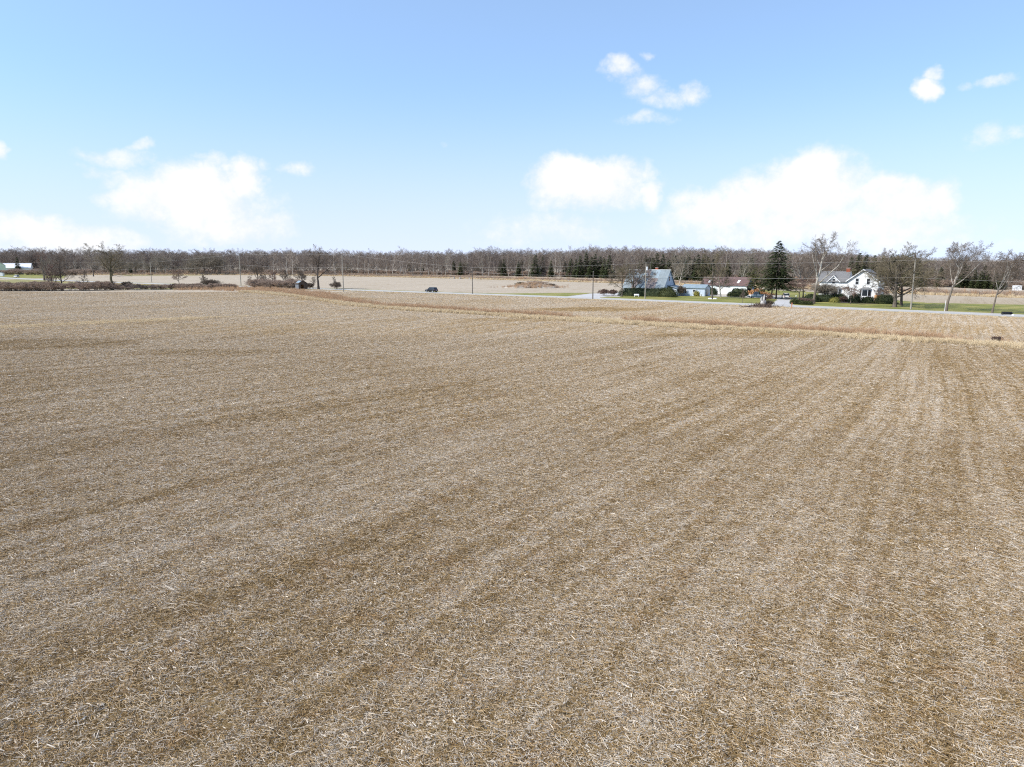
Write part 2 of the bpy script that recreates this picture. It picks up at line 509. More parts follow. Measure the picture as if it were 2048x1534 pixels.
def leafy_mesh(name, fn, n, leaf, seed, mat, core=None):
    """evergreen mass: leaf faces through the outer shell of a solid given by fn(u in unit ball dir) plus a dark inner body"""
    g = np.random.default_rng(seed)
    d = norm(g.normal(size=(n, 3))); d[:, 2] = np.abs(d[:, 2])
    depth = 1 - g.random(n) ** 2 * .3
    P = fn(d) * depth[:, None] + g.normal(0, leaf * .85, (n, 3))
    P[:, 2] = np.maximum(P[:, 2], leaf * .4)
    a = norm(g.normal(size=(n, 3)) + d * .4); b = norm(np.cross(a, norm(g.normal(size=(n, 3)))))
    s = leaf * g.uniform(.6, 1.3, (n, 1))
    V = np.stack([P - a * s, P + b * s * .5, P + a * s, P - b * s * .5], 1).reshape(-1, 3)
    Q = np.arange(4 * n).reshape(n, 4)
    # inner body
    th = np.linspace(0, math.pi / 2, 7); ph = np.linspace(0, 2 * math.pi, 17)[:-1]
    D = np.array([[math.sin(t) * math.cos(p), math.sin(t) * math.sin(p), math.cos(t)] for t in th for p in ph])
    C = fn(D) * .86
    C[-16:, 2] = 0
    o = len(V); CQ = []
    for i in range(6):
        for j in range(16): CQ.append((o + i * 16 + j, o + (i + 1) * 16 + j, o + (i + 1) * 16 + (j + 1) % 16, o + i * 16 + (j + 1) % 16))
    return np_mesh(name, np.concatenate([V, C]), np.concatenate([Q, np.array(CQ)]), mat)


def box_fn(lx, ly, h, p=6.0):
    def f(d):
        k = (np.abs(d[:, 0]) ** p + np.abs(d[:, 1]) ** p + np.abs(d[:, 2]) ** p) ** (-1 / p)
        w = 1 + .05 * np.sin(d[:, 0] * 9 + lx) + .04 * np.sin(d[:, 1] * 13 + h * 3 + d[:, 0] * 21)
        return d * (k * w)[:, None] * np.array([lx / 2, ly / 2, h])
    return f


# ================================================================== materials
BARE = [(1180, 619, 150, 5, .6), (660, 598, 110, 4, .4), (70, 690, 280, 13, .28), (420, 705, 200, 9, .3), (1500, 672, 300, 6, .35), (880, 790, 170, 22, .12), (1050, 640, 200, 5, .3), (300, 577, 160, 2, .3)]


def band_nodes(t):
    """harvest bands across the fields, in world metres; 0 = bare olive, 1 = thick pale straw"""
    x, y, z = t.split(t.position())
    yc = y.mn(92.0)
    a = (x - y * 0.6) / (1.0 - yc * 0.005) + (t.noise(t.position(), 0.028, 2.0, 0.5) - 0.5) * 4.0
    big = t.noise(t.xyz(a * 0.16, y * 0.006, 1.7), 1.0, 1.0, 0.4)
    mid = t.noise(t.xyz(a * 0.42, y * 0.028, 5.2), 1.0, 2.0, 0.5)
    fin = t.noise(t.xyz(a * 1.5, y * 0.05, 9.1), 1.0, 2.0, 0.5)
    pat = t.noise(t.position(), 0.045, 4.0, 0.6)
    sml = t.noise(t.position(), 0.9, 3.0, 0.6)
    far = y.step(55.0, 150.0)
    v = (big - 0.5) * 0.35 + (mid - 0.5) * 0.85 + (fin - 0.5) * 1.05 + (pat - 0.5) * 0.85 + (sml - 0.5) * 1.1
    # barer, browner places: wet hollows and headlands
    for (bxp, byp, rx, ry, amt) in BARE:
        c0 = at(bxp, byp); ex = rx * mpp(c0); ey = (at(bxp, byp - ry) - at(bxp, byp + ry)).y / 2
        p = (x - c0.x + (pat - 0.5) * ex * 0.8) * (1 / ex); q = (y - c0.y + (pat - 0.5) * ey * 1.5) * (1 / ey)
        v = v - (1.0 - (p * p + q * q)).step(0.0, 0.8) * amt
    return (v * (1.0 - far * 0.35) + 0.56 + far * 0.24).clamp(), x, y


def make_straw_mat(name='straw_litter'):
    m, t, b = new_mat(name)
    band, x, y = band_nodes(t)
    tint = t.attr('tint')
    f = (band * 0.60 + 0.185 + (tint - 0.5) * 1.0).clamp()
    c = t.mix(f.step(0.0, 0.5), (0.17, 0.102, 0.034), (0.42, 0.28, 0.125))
    rusty = t.noise(t.position(), 0.55, 4.0, 0.65)
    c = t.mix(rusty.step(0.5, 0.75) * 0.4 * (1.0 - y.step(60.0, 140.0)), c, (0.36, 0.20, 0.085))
    c = t.mix(f.step(0.42, 0.92), c, (0.62, 0.54, 0.44))
    c = t.mix((1.0 - tint.step(0.0, 0.09)) * 0.8, c, (0.10, 0.058, 0.028))
    t.link(c, b.inputs['Base Color']); b.inputs['Roughness'].default_value = 0.75
    return m


def make_ground_mat():
    m, t, b = new_mat('stubble_soil')
    band, x, y = band_nodes(t)
    n1 = t.noise(t.position(), 7.0, 5.0, 0.65)
    n2 = t.noise(t.position(), 0.35, 4.0, 0.6)
    c = t.mix((band + (n1 - 0.5) * 0.9).clamp(), (0.11, 0.07, 0.024), (0.30, 0.215, 0.105))
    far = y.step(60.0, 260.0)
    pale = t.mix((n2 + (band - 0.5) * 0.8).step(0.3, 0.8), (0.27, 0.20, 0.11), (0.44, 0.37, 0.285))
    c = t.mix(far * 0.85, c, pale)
    t.link(c, b.inputs['Base Color']); b.inputs['Roughness'].default_value = 0.95
    bn = t.node('ShaderNodeBump'); bn.inputs['Strength'].default_value = 0.9; bn.inputs['Distance'].default_value = 0.08
    t.link(n1, bn.inputs['Height']); t.link(bn.outputs[0], b.inputs['Normal'])
    return m


def make_grass_mat(name, c1, c2, c3, scale=0.25):
    m, t, b = new_mat(name)
    mp = t.node('ShaderNodeMapping'); mp.inputs['Scale'].default_value = (0.5, 1.0, 1); mp.inputs['Rotation'].default_value = (0, 0, 0.63)
    t.link(t.position(), mp.inputs[0])
    n = t.noise(mp.outputs[0], scale, 5.0, 0.6); n2 = t.noise(t.position(), 3.0, 4.0, 0.7)
    c = t.mix(n.step(0.35, 0.65), c1, c2); c = t.mix(n2.step(0.45, 0.8) * 0.7, c, c3)
    t.link(c, b.inputs['Base Color']); b.inputs['Roughness'].default_value = 0.9
    bn = t.node('ShaderNodeBump'); bn.inputs['Strength'].default_value = 0.8; bn.inputs['Distance'].default_value = 0.1
    t.link(n2, bn.inputs['Height']); t.link(bn.outputs[0], b.inputs['Normal'])
    return m


def tint_mat(name, c1, c2, rough=.8, rand=.4):
    """two tones chosen by the mesh's own tint attribute and by instance"""
    m, t, b = new_mat(name)
    f = (t.attr('tint') * (1 - rand) + t.objrand() * rand).clamp()
    t.link(t.mix(f, c1, c2), b.inputs['Base Color']); b.inputs['Roughness'].default_value = rough
    return m


M = {}
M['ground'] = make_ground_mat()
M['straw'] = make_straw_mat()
M['lawn'] = make_grass_mat('lawn_grass', (0.15, 0.165, 0.03), (0.30, 0.26, 0.08), (0.105, 0.125, 0.022))
M['verge'] = make_grass_mat('verge_grass', (0.17, 0.17, 0.04), (0.36, 0.29, 0.13), (0.115, 0.12, 0.028), .4)
M['asphalt'] = pm('worn_asphalt', (0.45, 0.43, 0.40), (0.39, 0.375, 0.35), .5, .9)
M['gravel'] = pm('gravel', (0.50, 0.45, 0.38), (0.40, 0.36, 0.30), 1.5, .95, bump=.4)
M['drive'] = pm('pale_drive', (0.50, 0.48, 0.46), (0.42, 0.41, 0.39), .6, .9)
M['bark'] = pm('grey_bark', (0.17, 0.14, 0.11), (0.075, 0.06, 0.045), 3.0, .9, stretch=(1, 1, .25))
M['bark_olive'] = pm('olive_bark', (0.14, 0.125, 0.07), (0.075, 0.065, 0.04), 3.0, .9, stretch=(1, 1, .25))
M['bark_pale'] = pm('pale_bark', (0.50, 0.46, 0.39), (0.27, 0.24, 0.19), 2.0, .85, stretch=(1, 1, .4))
def upper_pale():
    m, t, b = new_mat('flaking_bark')
    x, y, z = t.split(t.objco())
    n = t.noise(t.objco(), 1.6, 4.0, 0.6)
    up = (z + (n - 0.5) * 5.0).step(3.0, 8.0)
    t.link(t.mix((up * 0.8 + (n - 0.5) * up * 1.2).clamp(), (0.15, 0.12, 0.09), (0.52, 0.48, 0.41)), b.inputs['Base Color'])
    return m


M['bark_flaking'] = upper_pale()
M['bark_dark'] = pm('dark_bark', (0.10, 0.08, 0.065), (0.05, 0.04, 0.032), 3.0, .9, stretch=(1, 1, .25))
M['twig'] = pm('brown_twigs', (0.20, 0.155, 0.115), (0.125, 0.095, 0.072), .5, .85, rand=.3)
M['twig_red'] = pm('reddish_twigs', (0.24, 0.16, 0.125), (0.16, 0.105, 0.085), .5, .85, rand=.3)
M['twig_pale'] = pm('pale_twigs', (0.29, 0.25, 0.195), (0.19, 0.16, 0.12), .5, .85, rand=.3)
M['twig_olive'] = pm('olive_twigs', (0.20, 0.165, 0.10), (0.125, 0.10, 0.065), .5, .85, rand=.3)
M['needle'] = pm('spruce_needles', (0.034, 0.052, 0.020), (0.095, 0.105, 0.038), 1.2, .75, rand=.3)
M['needle_olive'] = pm('olive_needles', (0.085, 0.095, 0.030), (0.14, 0.135, 0.05), 1.2, .75)
M['yew'] = pm('dark_evergreen_leaves', (0.022, 0.032, 0.012), (0.045, 0.058, 0.02), 1.5, .7)
M['yew_light'] = pm('yellowish_evergreen_leaves', (0.06, 0.068, 0.018), (0.035, 0.045, 0.014), 1.5, .7)
M['forsythia'] = pm('yellow_blossom', (0.38, 0.33, 0.08), (0.20, 0.19, 0.05), 2.5, .8)
M['white_wall'] = pm('white_siding', (0.80, 0.80, 0.77), (0.74, 0.74, 0.72), 1.2, .6, stretch=(.3, .3, 6))
M['shade_blue_wall'] = pm('shade_blue_siding', (0.50, 0.57, 0.66), (0.45, 0.52, 0.61), .8, .6, stretch=(4, 4, .2))  # pale siding, the gable's bluish shade put into its colour
M['mint_wall'] = pm('off_white_wall', (0.72, 0.77, 0.73), (0.66, 0.71, 0.67), .8, .6)
M['green_wall'] = pm('pale_green_siding', (0.62, 0.70, 0.54), (0.57, 0.65, 0.50), .8, .6)
M['trim'] = pm('white_trim', (0.82, 0.82, 0.81), (0.76, 0.76, 0.75), 1.0, .5)
M['glass'] = pm('dark_window_glass', (0.02, 0.024, 0.03), (0.035, 0.04, 0.045), 1.0, .12, spec=.5)
M['shingle'] = pm('grey_shingles', (0.20, 0.195, 0.19), (0.14, 0.137, 0.137), 3.0, .9, stretch=(1, 1, 3))
M['metal_roof'] = pm('blue_grey_metal', (0.255, 0.315, 0.35), (0.205, 0.26, 0.295), .9, .6, spec=.3)
M['metal_roof_dull'] = pm('dull_green_grey_metal', (0.215, 0.255, 0.275), (0.175, 0.21, 0.225), .9, .6)
M['metal_roof_rust'] = pm('rusty_metal', (0.235, 0.195, 0.185), (0.19, 0.165, 0.16), .9, .7)
M['red_roof'] = pm('weathered_red_roof', (0.165, 0.098, 0.086), (0.11, 0.075, 0.07), 1.4, .8)
M['bright_roof'] = pm('white_metal_roof', (0.78, 0.79, 0.80), (0.72, 0.73, 0.75), 1.0, .4)
M['brick'] = pm('red_brick', (0.36, 0.095, 0.045), (0.24, 0.065, 0.04), 4.0, .9)
M['grey_board'] = pm('weathered_boards', (0.21, 0.22, 0.235), (0.11, 0.12, 0.13), 2.0, .9, stretch=(5, 5, .4))
M['dark_board'] = pm('dark_boards', (0.115, 0.085, 0.065), (0.06, 0.045, 0.036), 2.0, .9, stretch=(5, 5, .4))
M['pole'] = pm('grey_pole_wood', (0.36, 0.33, 0.27), (0.25, 0.22, 0.18), 2.0, .9, stretch=(4, 4, .3))
M['pole_dark'] = pm('dark_pole_wood', (0.15, 0.13, 0.11), (0.09, 0.08, 0.07), 2.0, .9, stretch=(4, 4, .3))
M['wire'] = pm('pale_cable', (0.48, 0.46, 0.42), (0.40, 0.38, 0.35), 1, .6)
M['black'] = pm('black_paint', (0.012, 0.012, 0.014), (0.018, 0.018, 0.02), 2, .3, spec=.5)
M['carblack'] = pm('glossy_black_paint', (0.012, 0.012, 0.014), (0.016, 0.016, 0.018), 2, .18, spec=.6)
M['carblue'] = pm('blue_car_paint', (0.045, 0.085, 0.125), (0.05, 0.09, 0.13), 2, .25, spec=.5)
M['carwhite'] = pm('warm_lit_white_paint', (0.62, 0.59, 0.54), (0.58, 0.56, 0.52), 2, .25, spec=.5)  # white paint with warm ground-reflected light mixed into its colour
M['cargreen'] = pm('green_car_paint', (0.03, 0.07, 0.06), (0.03, 0.08, 0.065), 2, .2, spec=.5)
M['tyre'] = pm('tyre_rubber', (0.02, 0.02, 0.02), (0.03, 0.03, 0.03), 3, .9)
M['rim'] = pm('alloy_rim', (0.6, 0.6, 0.62), (0.5, 0.5, 0.52), 3, .3, metal=.7)
M['lamp_red'] = pm('red_lens', (0.35, 0.02, 0.015), (0.28, 0.015, 0.012), 3, .2)
M['lamp_clear'] = pm('clear_lens', (0.7, 0.7, 0.7), (0.6, 0.6, 0.6), 3, .15)
M['deadwood'] = pm('bleached_deadwood', (0.50, 0.475, 0.44), (0.27, 0.25, 0.23), 1.6, .9, stretch=(3, 3, .4), bump=.6)
M['deadwood_dark'] = pm('dark_hollow', (0.03, 0.022, 0.018), (0.015, 0.012, 0.01), 2, .95)
M['stone'] = pm('pale_stone', (0.42, 0.39, 0.35), (0.26, 0.24, 0.21), 3, .9, rand=.3)
M['firewood'] = pm('split_firewood', (0.58, 0.33, 0.16), (0.42, 0.21, 0.09), 3, .85)
M['orange'] = pm('orange_marker', (0.55, 0.22, 0.10), (0.48, 0.19, 0.09), 3, .6)
M['dirt'] = pm('brown_earth', (0.16, 0.11, 0.075), (0.10, 0.07, 0.05), 1.5, .95, bump=.5)
M['blades'] = tint_mat('dry_grass_blades', (0.52, 0.385, 0.215), (0.80, 0.655, 0.44))
M['weed'] = tint_mat('rusty_weed_stalks', (0.38, 0.225, 0.12), (0.62, 0.43, 0.27))
M['weed_grey'] = tint_mat('grey_weed_stalks', (0.26, 0.19, 0.14), (0.48, 0.37, 0.28))
M['wood_trunk'] = tint_mat('wood_trunks', (0.16, 0.13, 0.11), (0.46, 0.42, 0.36), rand=1.0)
M['wood_twig'] = tint_mat('wood_twigs', (0.105, 0.079, 0.067), (0.275, 0.215, 0.165), rand=1.0)

# ================================================================== ground, road, lawns
ring = [-6000, -2500, -1200, -600, -300, -150, -75, -35, 0, 35, 75, 150, 300, 600, 1200, 2500, 6000]
yy = [-200, -60, 0, 10, 20, 35, 60, 100, 160, 260, 420, 700, 1200, 2500, 6000, 12000]
gv = [(x, y, 0) for y in yy for x in ring]
nx = len(ring)
gq = [(j * nx + i, j * nx + i + 1, (j + 1) * nx + i + 1, (j + 1) * nx + i) for j in range(len(yy) - 1) for i in range(nx - 1)]
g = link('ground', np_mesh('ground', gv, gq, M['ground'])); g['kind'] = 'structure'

road_px = [(2300, 652), (2048, 631.7), (1920, 626), (1788, 620.2), (1680, 613.4), (1560, 609.2), (1460, 606), (1340, 601.5), (1240, 597.8), (1120, 594.6), (1000, 591.6), (850, 586.4), (720, 581.2), (600, 577.2), (500, 574), (400, 570.2), (250, 565), (120, 560), (0, 556)]
RP = [at(*p) for p in road_px]
xs = np.array([p.x for p in RP]); ys = np.array([p.y for p in RP])
cf = np.polyfit(xs, ys, 3)
road = [Vector((x, float(np.polyval(cf, x)), 0)) for x in np.linspace(150, -330, 97)]
E1 = Vector((0.8055, -0.5926, 0)); E2 = Vector((0.5926, 0.8055, 0)); ROT = math.atan2(E1.y, E1.x)
road = road + [road[-1] - E1 * 150 * k for k in (1, 3, 6)]


def road_y(x): return float(np.polyval(cf, np.clip(x, -330, 150)))


def off_road(x, d):
    """point d metres beyond (+) or before (-) the road's centre line at x"""
    return Vector((x, road_y(x), 0)) + E2 * d


ribbon_sheet('verge', list(reversed(road)), 8.5, 7.2, .012, M['verge'], .5)
ribbon_sheet('road_shoulder', list(reversed(road)), 4.6, 4.5, .03, M['gravel'], .15)
ribbon_sheet('road', list(reversed(road)), 3.4, 3.4, .06, M['asphalt'], .02)
lawn_pts = [off_road(22, 3.9), off_road(40, 3.9), off_road(60, 3.9), off_road(80, 3.9), off_road(100, 3.9), off_road(125, 3.9), off_road(160, 3.9),
            at(2300, 620), at(2048, 609.5), at(1860, 606), at(1795, 601), at(1750, 590), at(1500, 578), at(1400, 580), at(1300, 583), at(1235, 586), at(1205, 590)]
sheet('lawn', lawn_pts, .02, M['lawn'], .35)
sheet('roadside_grass', [at(980, 590.5), at(1130, 594.3), at(1140, 592), at(1170, 588), at(1200, 585.6), at(1120, 586), at(1000, 587), at(890, 584.5)], .022, M['lawn'], .5)
sheet('field_margin_grass', [at(-200, 555), at(120, 562), at(250, 566.5), at(400, 571.8), at(500, 576), at(430, 578.5), at(300, 578.5), at(220, 578), at(-200, 578)], .016, M['verge'], .8)
sheet('farm_grass', [at(-300, 546), at(60, 546), at(130, 550), at(130, 557), at(60, 556), at(-300, 550)], .018, M['lawn'], .8)
sheet('wood_margin_grass', [at(230, 547), at(390, 547), at(440, 549), at(400, 551), at(250, 551.5)], .018, M['verge'], 1.0)
sheet('driveway', [at(1118, 595), at(1190, 597), at(1212, 593.5), at(1245, 589), at(1240, 585.5), at(1180, 587.5)], .04, M['drive'], .15)
sheet('driveway', [at(1533, 609), at(1588, 610), at(1578, 603), at(1583, 597), at(1560, 594), at(1556, 599), at(1548, 605)], .04, M['drive'], .15)
sheet('garage_yard', [at(1558, 599), at(1584, 596), at(1560, 590.5), at(1500, 587.5), at(1400, 587), at(1402, 591), at(1440, 593.5), at(1495, 595.3)], .034, M['gravel'], .2)
sheet('garden_bed', [at(1640, 603), at(1690, 606), at(1750, 608), at(1785, 607), at(1780, 602), at(1640, 598)], .034, M['dirt'], .25)
sheet('garden_bed', [at(1310, 592.5), at(1350, 592.5), at(1395, 591), at(1395, 588), at(1350, 588)], .034, M['dirt'], .25)
sheet('garden_bed', [at(1195, 592.5), at(1240, 594.2), at(1243, 591.5), at(1215, 589), at(1195, 590)], .034, M['gravel'], .25)

# ================================================================== straw on the fields
def straw_patch(seed, n, r, w, ln, hmax, chunks=0.02, tv=1.0):
    g = np.random.default_rng(seed)
    # straws heap into small tangles
    nc = max(6, int(n / 26)); cc = g.normal(0, r * .5, (nc, 2)); ch = g.random(nc) ** 2 * hmax
    ci = g.integers(0, nc, n)
    c = np.where(g.random((n, 1)) < .62, cc[ci] + g.normal(0, .13, (n, 2)), g.normal(0, r * .5, (n, 2)))
    a = g.random(n) * 6.283 * .5 + g.normal(0, .5, n)
    L = ln * g.lognormal(0, .45, n); bend = g.normal(0, .7, n)
    z = .006 + g.random(n) * .03 + ch[ci] * g.random(n)
    tilt = g.normal(0, .16, n)
    chunk = g.random(n) < chunks
    W = w * g.uniform(.6, 1.3, n); W[chunk] *= 2.6; bend[chunk] *= .1; L[chunk] = ln * g.uniform(.7, 1.5, chunk.sum())
    stalk = g.random(n) < .006; L[stalk] = ln * g.uniform(2.0, 3.6, stalk.sum()); W[stalk] *= 1.7; bend[stalk] *= .25
    fleck = (g.random(n) < .10) & ~chunk & ~stalk; L[fleck] = ln * g.uniform(.2, .38, fleck.sum()); W[fleck] *= g.uniform(1.6, 3.0, fleck.sum())
    P = np.zeros((n, 3, 3))
    for k, s in enumerate((-.5, 0, .5)):
        aa = a + bend * s
        P[:, k, 0] = c[:, 0] + np.cos(aa) * L * s; P[:, k, 1] = c[:, 1] + np.sin(aa) * L * s
        P[:, k, 2] = np.maximum(.004, z + tilt * L * s + (abs(s) < .1) * np.abs(bend) * .02)
    global RNG
    keep = RNG; RNG = np.random.default_rng(seed + 99)
    V, Q = tubes(P, np.repeat(W[:, None], 3, 1) * np.array([.7, 1, .6]), 3)
    RNG = keep
    tint = .5 + (g.random(n) - .5) * tv; tint[chunk] = .86 + .14 * g.random(chunk.sum())
    return np_mesh('straw', V, Q, M['straw'], tint=np.repeat(tint, 9))


near_protos = [straw_patch(100 + i, 1500, 1.3, .0052, .15, .14, .010) for i in range(6)]
mid_protos = [straw_patch(200 + i, 1600, 1.9, .0074, .18, .12, .005, .9) for i in range(5)]
far_protos = [straw_patch(300 + i, 2600, 4.0, .011, .26, .06, .002, .4) for i in range(4)]

DITCH_LOW = [at(*p) for p in ((420, 581.5), (490, 584), (560, 589.5), (620, 598), (680, 607.5), (760, 616.5), (830, 621), (960, 630), (1200, 645), (1500, 662.5), (1800, 681), (2048, 698), (2400, 728))]


def ditch_front_y(X):
    return np.interp(X, [p.x for p in DITCH_LOW], [p.y for p in DITCH_LOW])


def field_points(y0, y1, sp, margin=1.12, seed=1):
    g = np.random.default_rng(seed)
    xm = .735 * y1 * margin
    X, Y = np.meshgrid(np.arange(-xm, xm, sp), np.arange(y0, y1, sp))
    X = (X + g.uniform(-.42, .42, X.shape) * sp).ravel(); Y = (Y + g.uniform(-.42, .42, Y.shape) * sp).ravel()
    k = np.abs(X) < .735 * Y * margin + 2
    return X[k], Y[k]


def do_straw(name, protos, y0, y1, sp, s, label, seed):
    x, y = field_points(y0, y1, sp, seed=seed); g = np.random.default_rng(seed + 50)
    ry = np.polyval(cf, np.clip(x, -330, 150))
    keepm = (y < ry - 9.5) & ~((x < -85) & (y > 250))
    yd = ditch_front_y(x)
    keepm &= ~((x > -95) & (y > yd - .6) & (y < yd + 5.0))
    x, y = x[keepm], y[keepm]; n = len(x)
    sc = s * g.uniform(.85, 1.2, (n, 1)) * np.array([1, 1, 1])
    rot = np.zeros((n, 3)); rot[:, 2] = g.random(n) * 6.283
    P = np.stack([x, y, np.zeros(n)], 1)
    return scatter(name, P, rot, sc, g.integers(0, len(protos), n), protos, label, 'straw')


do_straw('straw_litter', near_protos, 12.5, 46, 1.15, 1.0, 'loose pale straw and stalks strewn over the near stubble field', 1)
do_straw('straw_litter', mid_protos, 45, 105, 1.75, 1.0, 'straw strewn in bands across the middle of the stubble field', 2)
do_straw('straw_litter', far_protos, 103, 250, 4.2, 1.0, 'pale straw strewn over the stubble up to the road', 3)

# ================================================================== dry grass and weeds along the ditch
def tuft(seed, n, h, r, w, mat, lean=.5, branch=0):
    g = np.random.default_rng(seed)
    a = g.random(n) * 6.283; rad = np.sqrt(g.random(n)) * r
    H = h * g.uniform(.45, 1.1, n); k = 4
    P = np.zeros((n, k, 3)); la = g.random(n) * 6.283; lm = lean * g.random(n)
    for j in range(k):
        t = j / (k - 1)
        P[:, j, 0] = rad * np.cos(a) + np.cos(la) * lm * H * t ** 1.8; P[:, j, 1] = rad * np.sin(a) + np.sin(la) * lm * H * t ** 1.8
        P[:, j, 2] = H * (t - .35 * lm * t * t)
    R = np.repeat((w * g.uniform(.6, 1.3, n))[:, None], k, 1) * np.array([1, .9, .7, .3])
    V, Q = tubes(P, R, 2); tint = np.repeat(g.random(n), 2 * k)
    if branch:
        L = H
        P2, R2, _ = spawn(P, R, L, branch, .45, 1, (20, 50), .22, .1, .1, 3, .9, .6, w * .7)
        V2, Q2 = tubes(P2, R2, 2); Q = np.concatenate([Q, Q2 + len(V)]); V = np.concatenate([V, V2])
        tint = np.concatenate([tint, np.repeat(np.repeat(g.random(n), branch), 6)])
    return np_mesh('tuft', V, Q, mat, tint=tint)


grass_t = [tuft(10 + i, 100, .66, .42, .012, M['blades'], .9) for i in range(4)]
weed_t = [tuft(30 + i, 26, 1.25, .5, .010, M['weed'], .25, 7) for i in range(4)]
greyweed_t = [tuft(50 + i, 30, 1.1, .6, .012, M['weed_grey'], .3, 6) for i in range(3)]


def strip_pts(line, n, lo, hi, seed, gap=None):
    g = np.random.default_rng(seed)
    L = [Vector(p[:2]) for p in line]; seg = np.array([(L[i + 1] - L[i]).length for i in range(len(L) - 1)])
    cum = np.concatenate(([0], np.cumsum(seg))); s = g.random(n) * cum[-1]
    out = []
    for v in s:
        i = min(int(np.searchsorted(cum, v, 'right')) - 1, len(seg) - 1); f = (v - cum[i]) / seg[i]
        d = (L[i + 1] - L[i]).normalized(); nr = Vector((-d.y, d.x))
        if nr.y < 0: nr = -nr
        w = lo + (hi - lo) * g.random()
        p = L[i] + (L[i + 1] - L[i]) * f + nr * w
        if gap and math.sin(v * .21 + 1.3) + .7 * math.sin(v * .083) < gap + g.normal(0, .4): continue
        out.append((p.x, p.y, 0))
    return np.array(out)


def grow_stuff(name, P, protos, smin, smax, label, cat, seed, zs=(.8, 1.2), lean=0.0):
    g = np.random.default_rng(seed); n = len(P)
    sc = g.uniform(smin, smax, (n, 1)) * np.ones((1, 3)); sc[:, 2] *= g.uniform(*zs, n)
    rot = np.zeros((n, 3)); rot[:, 2] = g.random(n) * 6.283; rot[:, 0] = g.normal(0, .08, n) + lean
    return scatter(name, P, rot, sc, g.integers(0, len(protos), n), protos, label, cat)


front = np.concatenate([strip_pts(DITCH_LOW[1:], 3600, -.3, 1.5, 1), strip_pts(DITCH_LOW[1:], 2600, -1.3, 2.4, 73, gap=-.3), strip_pts(DITCH_LOW[1:], 2200, 1.2, 3.8, 2), strip_pts(DITCH_LOW[1:], 1800, -2.2, .2, 71, gap=.3)])
grow_stuff('dry_grass', front, grass_t, .65, 1.2, 'pale dry grass along the near edge of the ditch', 'grass', 3)
wl = strip_pts(DITCH_LOW[2:], 3300, 1.6, 4.3, 4, gap=-.6)
left_weeds = [at(560, 582), at(620, 588), at(690, 600), at(760, 610), at(820, 615), at(700, 596), at(640, 582.5), at(600, 579)]
bx = np.random.default_rng(6)
pp = np.stack([bx.uniform(-125, -25, 9000), bx.uniform(150, 300, 9000)], 1)
ld = ditch_front_y(pp[:, 0]); lm = (pp[:, 1] > ld + 1.2) & (pp[:, 1] < ld + np.interp(pp[:, 0], [-125, -90, -60, -40, -25], [18, 24, 26, 12, 4])) & (pp[:, 1] < np.polyval(cf, pp[:, 0]) - 8)
wl = np.concatenate([wl, np.concatenate([pp[lm], np.zeros((lm.sum(), 1))], 1)])
grow_stuff('tall_weeds', wl, weed_t, .55, 1.1, 'rust coloured dead weeds standing in the ditch behind the pale grass', 'weeds', 5)
wat = [at(-120, 664), at(0, 655), at(100, 650.5), at(200, 645), at(300, 641), at(400, 636.5), at(500, 632.5), at(615, 628)]
wp = np.concatenate([strip_pts(wat, 3600, -1.0, 1.0, 8, gap=-.9), strip_pts(wat, 3000, -3.4, 3.0, 72, gap=-.1)])
wp = wp[(wp[:, 0] < -52) | (np.random.default_rng(3).random(len(wp)) < .45)]
grow_stuff('dry_grass', wp, grass_t, .4, .8, 'flattened pale dry grass in the waterway crossing the field at left', 'grass', 9, zs=(.35, .7))
# margin of weeds along the far field and under the wood
wl2 = [at(100, 549.3), at(300, 550.5), at(480, 550), at(560, 550.5), at(700, 552.5), at(850, 555.5), at(1000, 559.5), at(1230, 566), at(1400, 570), at(1600, 577), at(1850, 589), at(2060, 596), at(2300, 606)]
fm = strip_pts(wl2, 5200, 0, 9, 11)
grow_stuff('dry_weeds', fm, greyweed_t + weed_t[:1], 1.0, 1.9, 'brownish dead weeds between the far field and the wood', 'weeds', 12, zs=(.7, 1.1))
fg = strip_pts(wl2, 2600, -2.5, 1.2, 13)
grow_stuff('dry_grass', fg, grass_t, .9, 1.7, 'pale dry grass edging the far field', 'grass', 14)
vg = strip_pts([off_road(x, -7.8) for x in np.linspace(-230, 120, 60)], 3600, -1.0, 1.2, 15)
grow_stuff('dry_grass', vg, grass_t, .4, .8, 'short dry grass where the near road verge meets the stubble', 'grass', 16, zs=(.5, .9))

# ================================================================== woods
def px_of(x, y): return CX + F * x / (y * math.cos(PITCH) + CAM_H * math.sin(PITCH))


wood_protos = [tree_mesh('forest', 17 + (i % 3), 3.4 + .5 * (i % 3), .20, 700 + i, [M['wood_trunk'], M['wood_twig']], tip=.021, twigs=1.0, split=False, lean=(random.uniform(-.12, .12), random.uniform(-.05, .05))) for i in range(6)]
wood_protos += [tree_mesh('round', 15, 5.0, .26, 720 + i, [M['wood_trunk'], M['wood_twig']], tip=.021, twigs=.75, split=False) for i in range(2)]
pale_protos = [tree_mesh('thin', 15 + i, 2.2, .16, 740 + i, [M['bark_pale'], M['twig_pale']], tip=.018, split=False, lean=(.1 * (i - 1), 0)) for i in range(3)]
grey_protos = [tree_mesh('round', 11, 5.0, .22, 760 + i, [M['bark'], M['twig_pale']], tip=.022, twigs=.8, split=False, stems=3) for i in range(2)]
con_protos = [conifer_mesh(14, 2.9 + .35 * i, 800 + i, [M['bark_dark'], M['needle']], whorls=30, per=14, sprays=10, split=False, leaf=.9, ragged=.38) for i in range(4)]
M['brush'] = pm('reddish_brush_twigs', (0.46, 0.345, 0.265), (0.33, 0.25, 0.19), .5, .85, rand=.4)
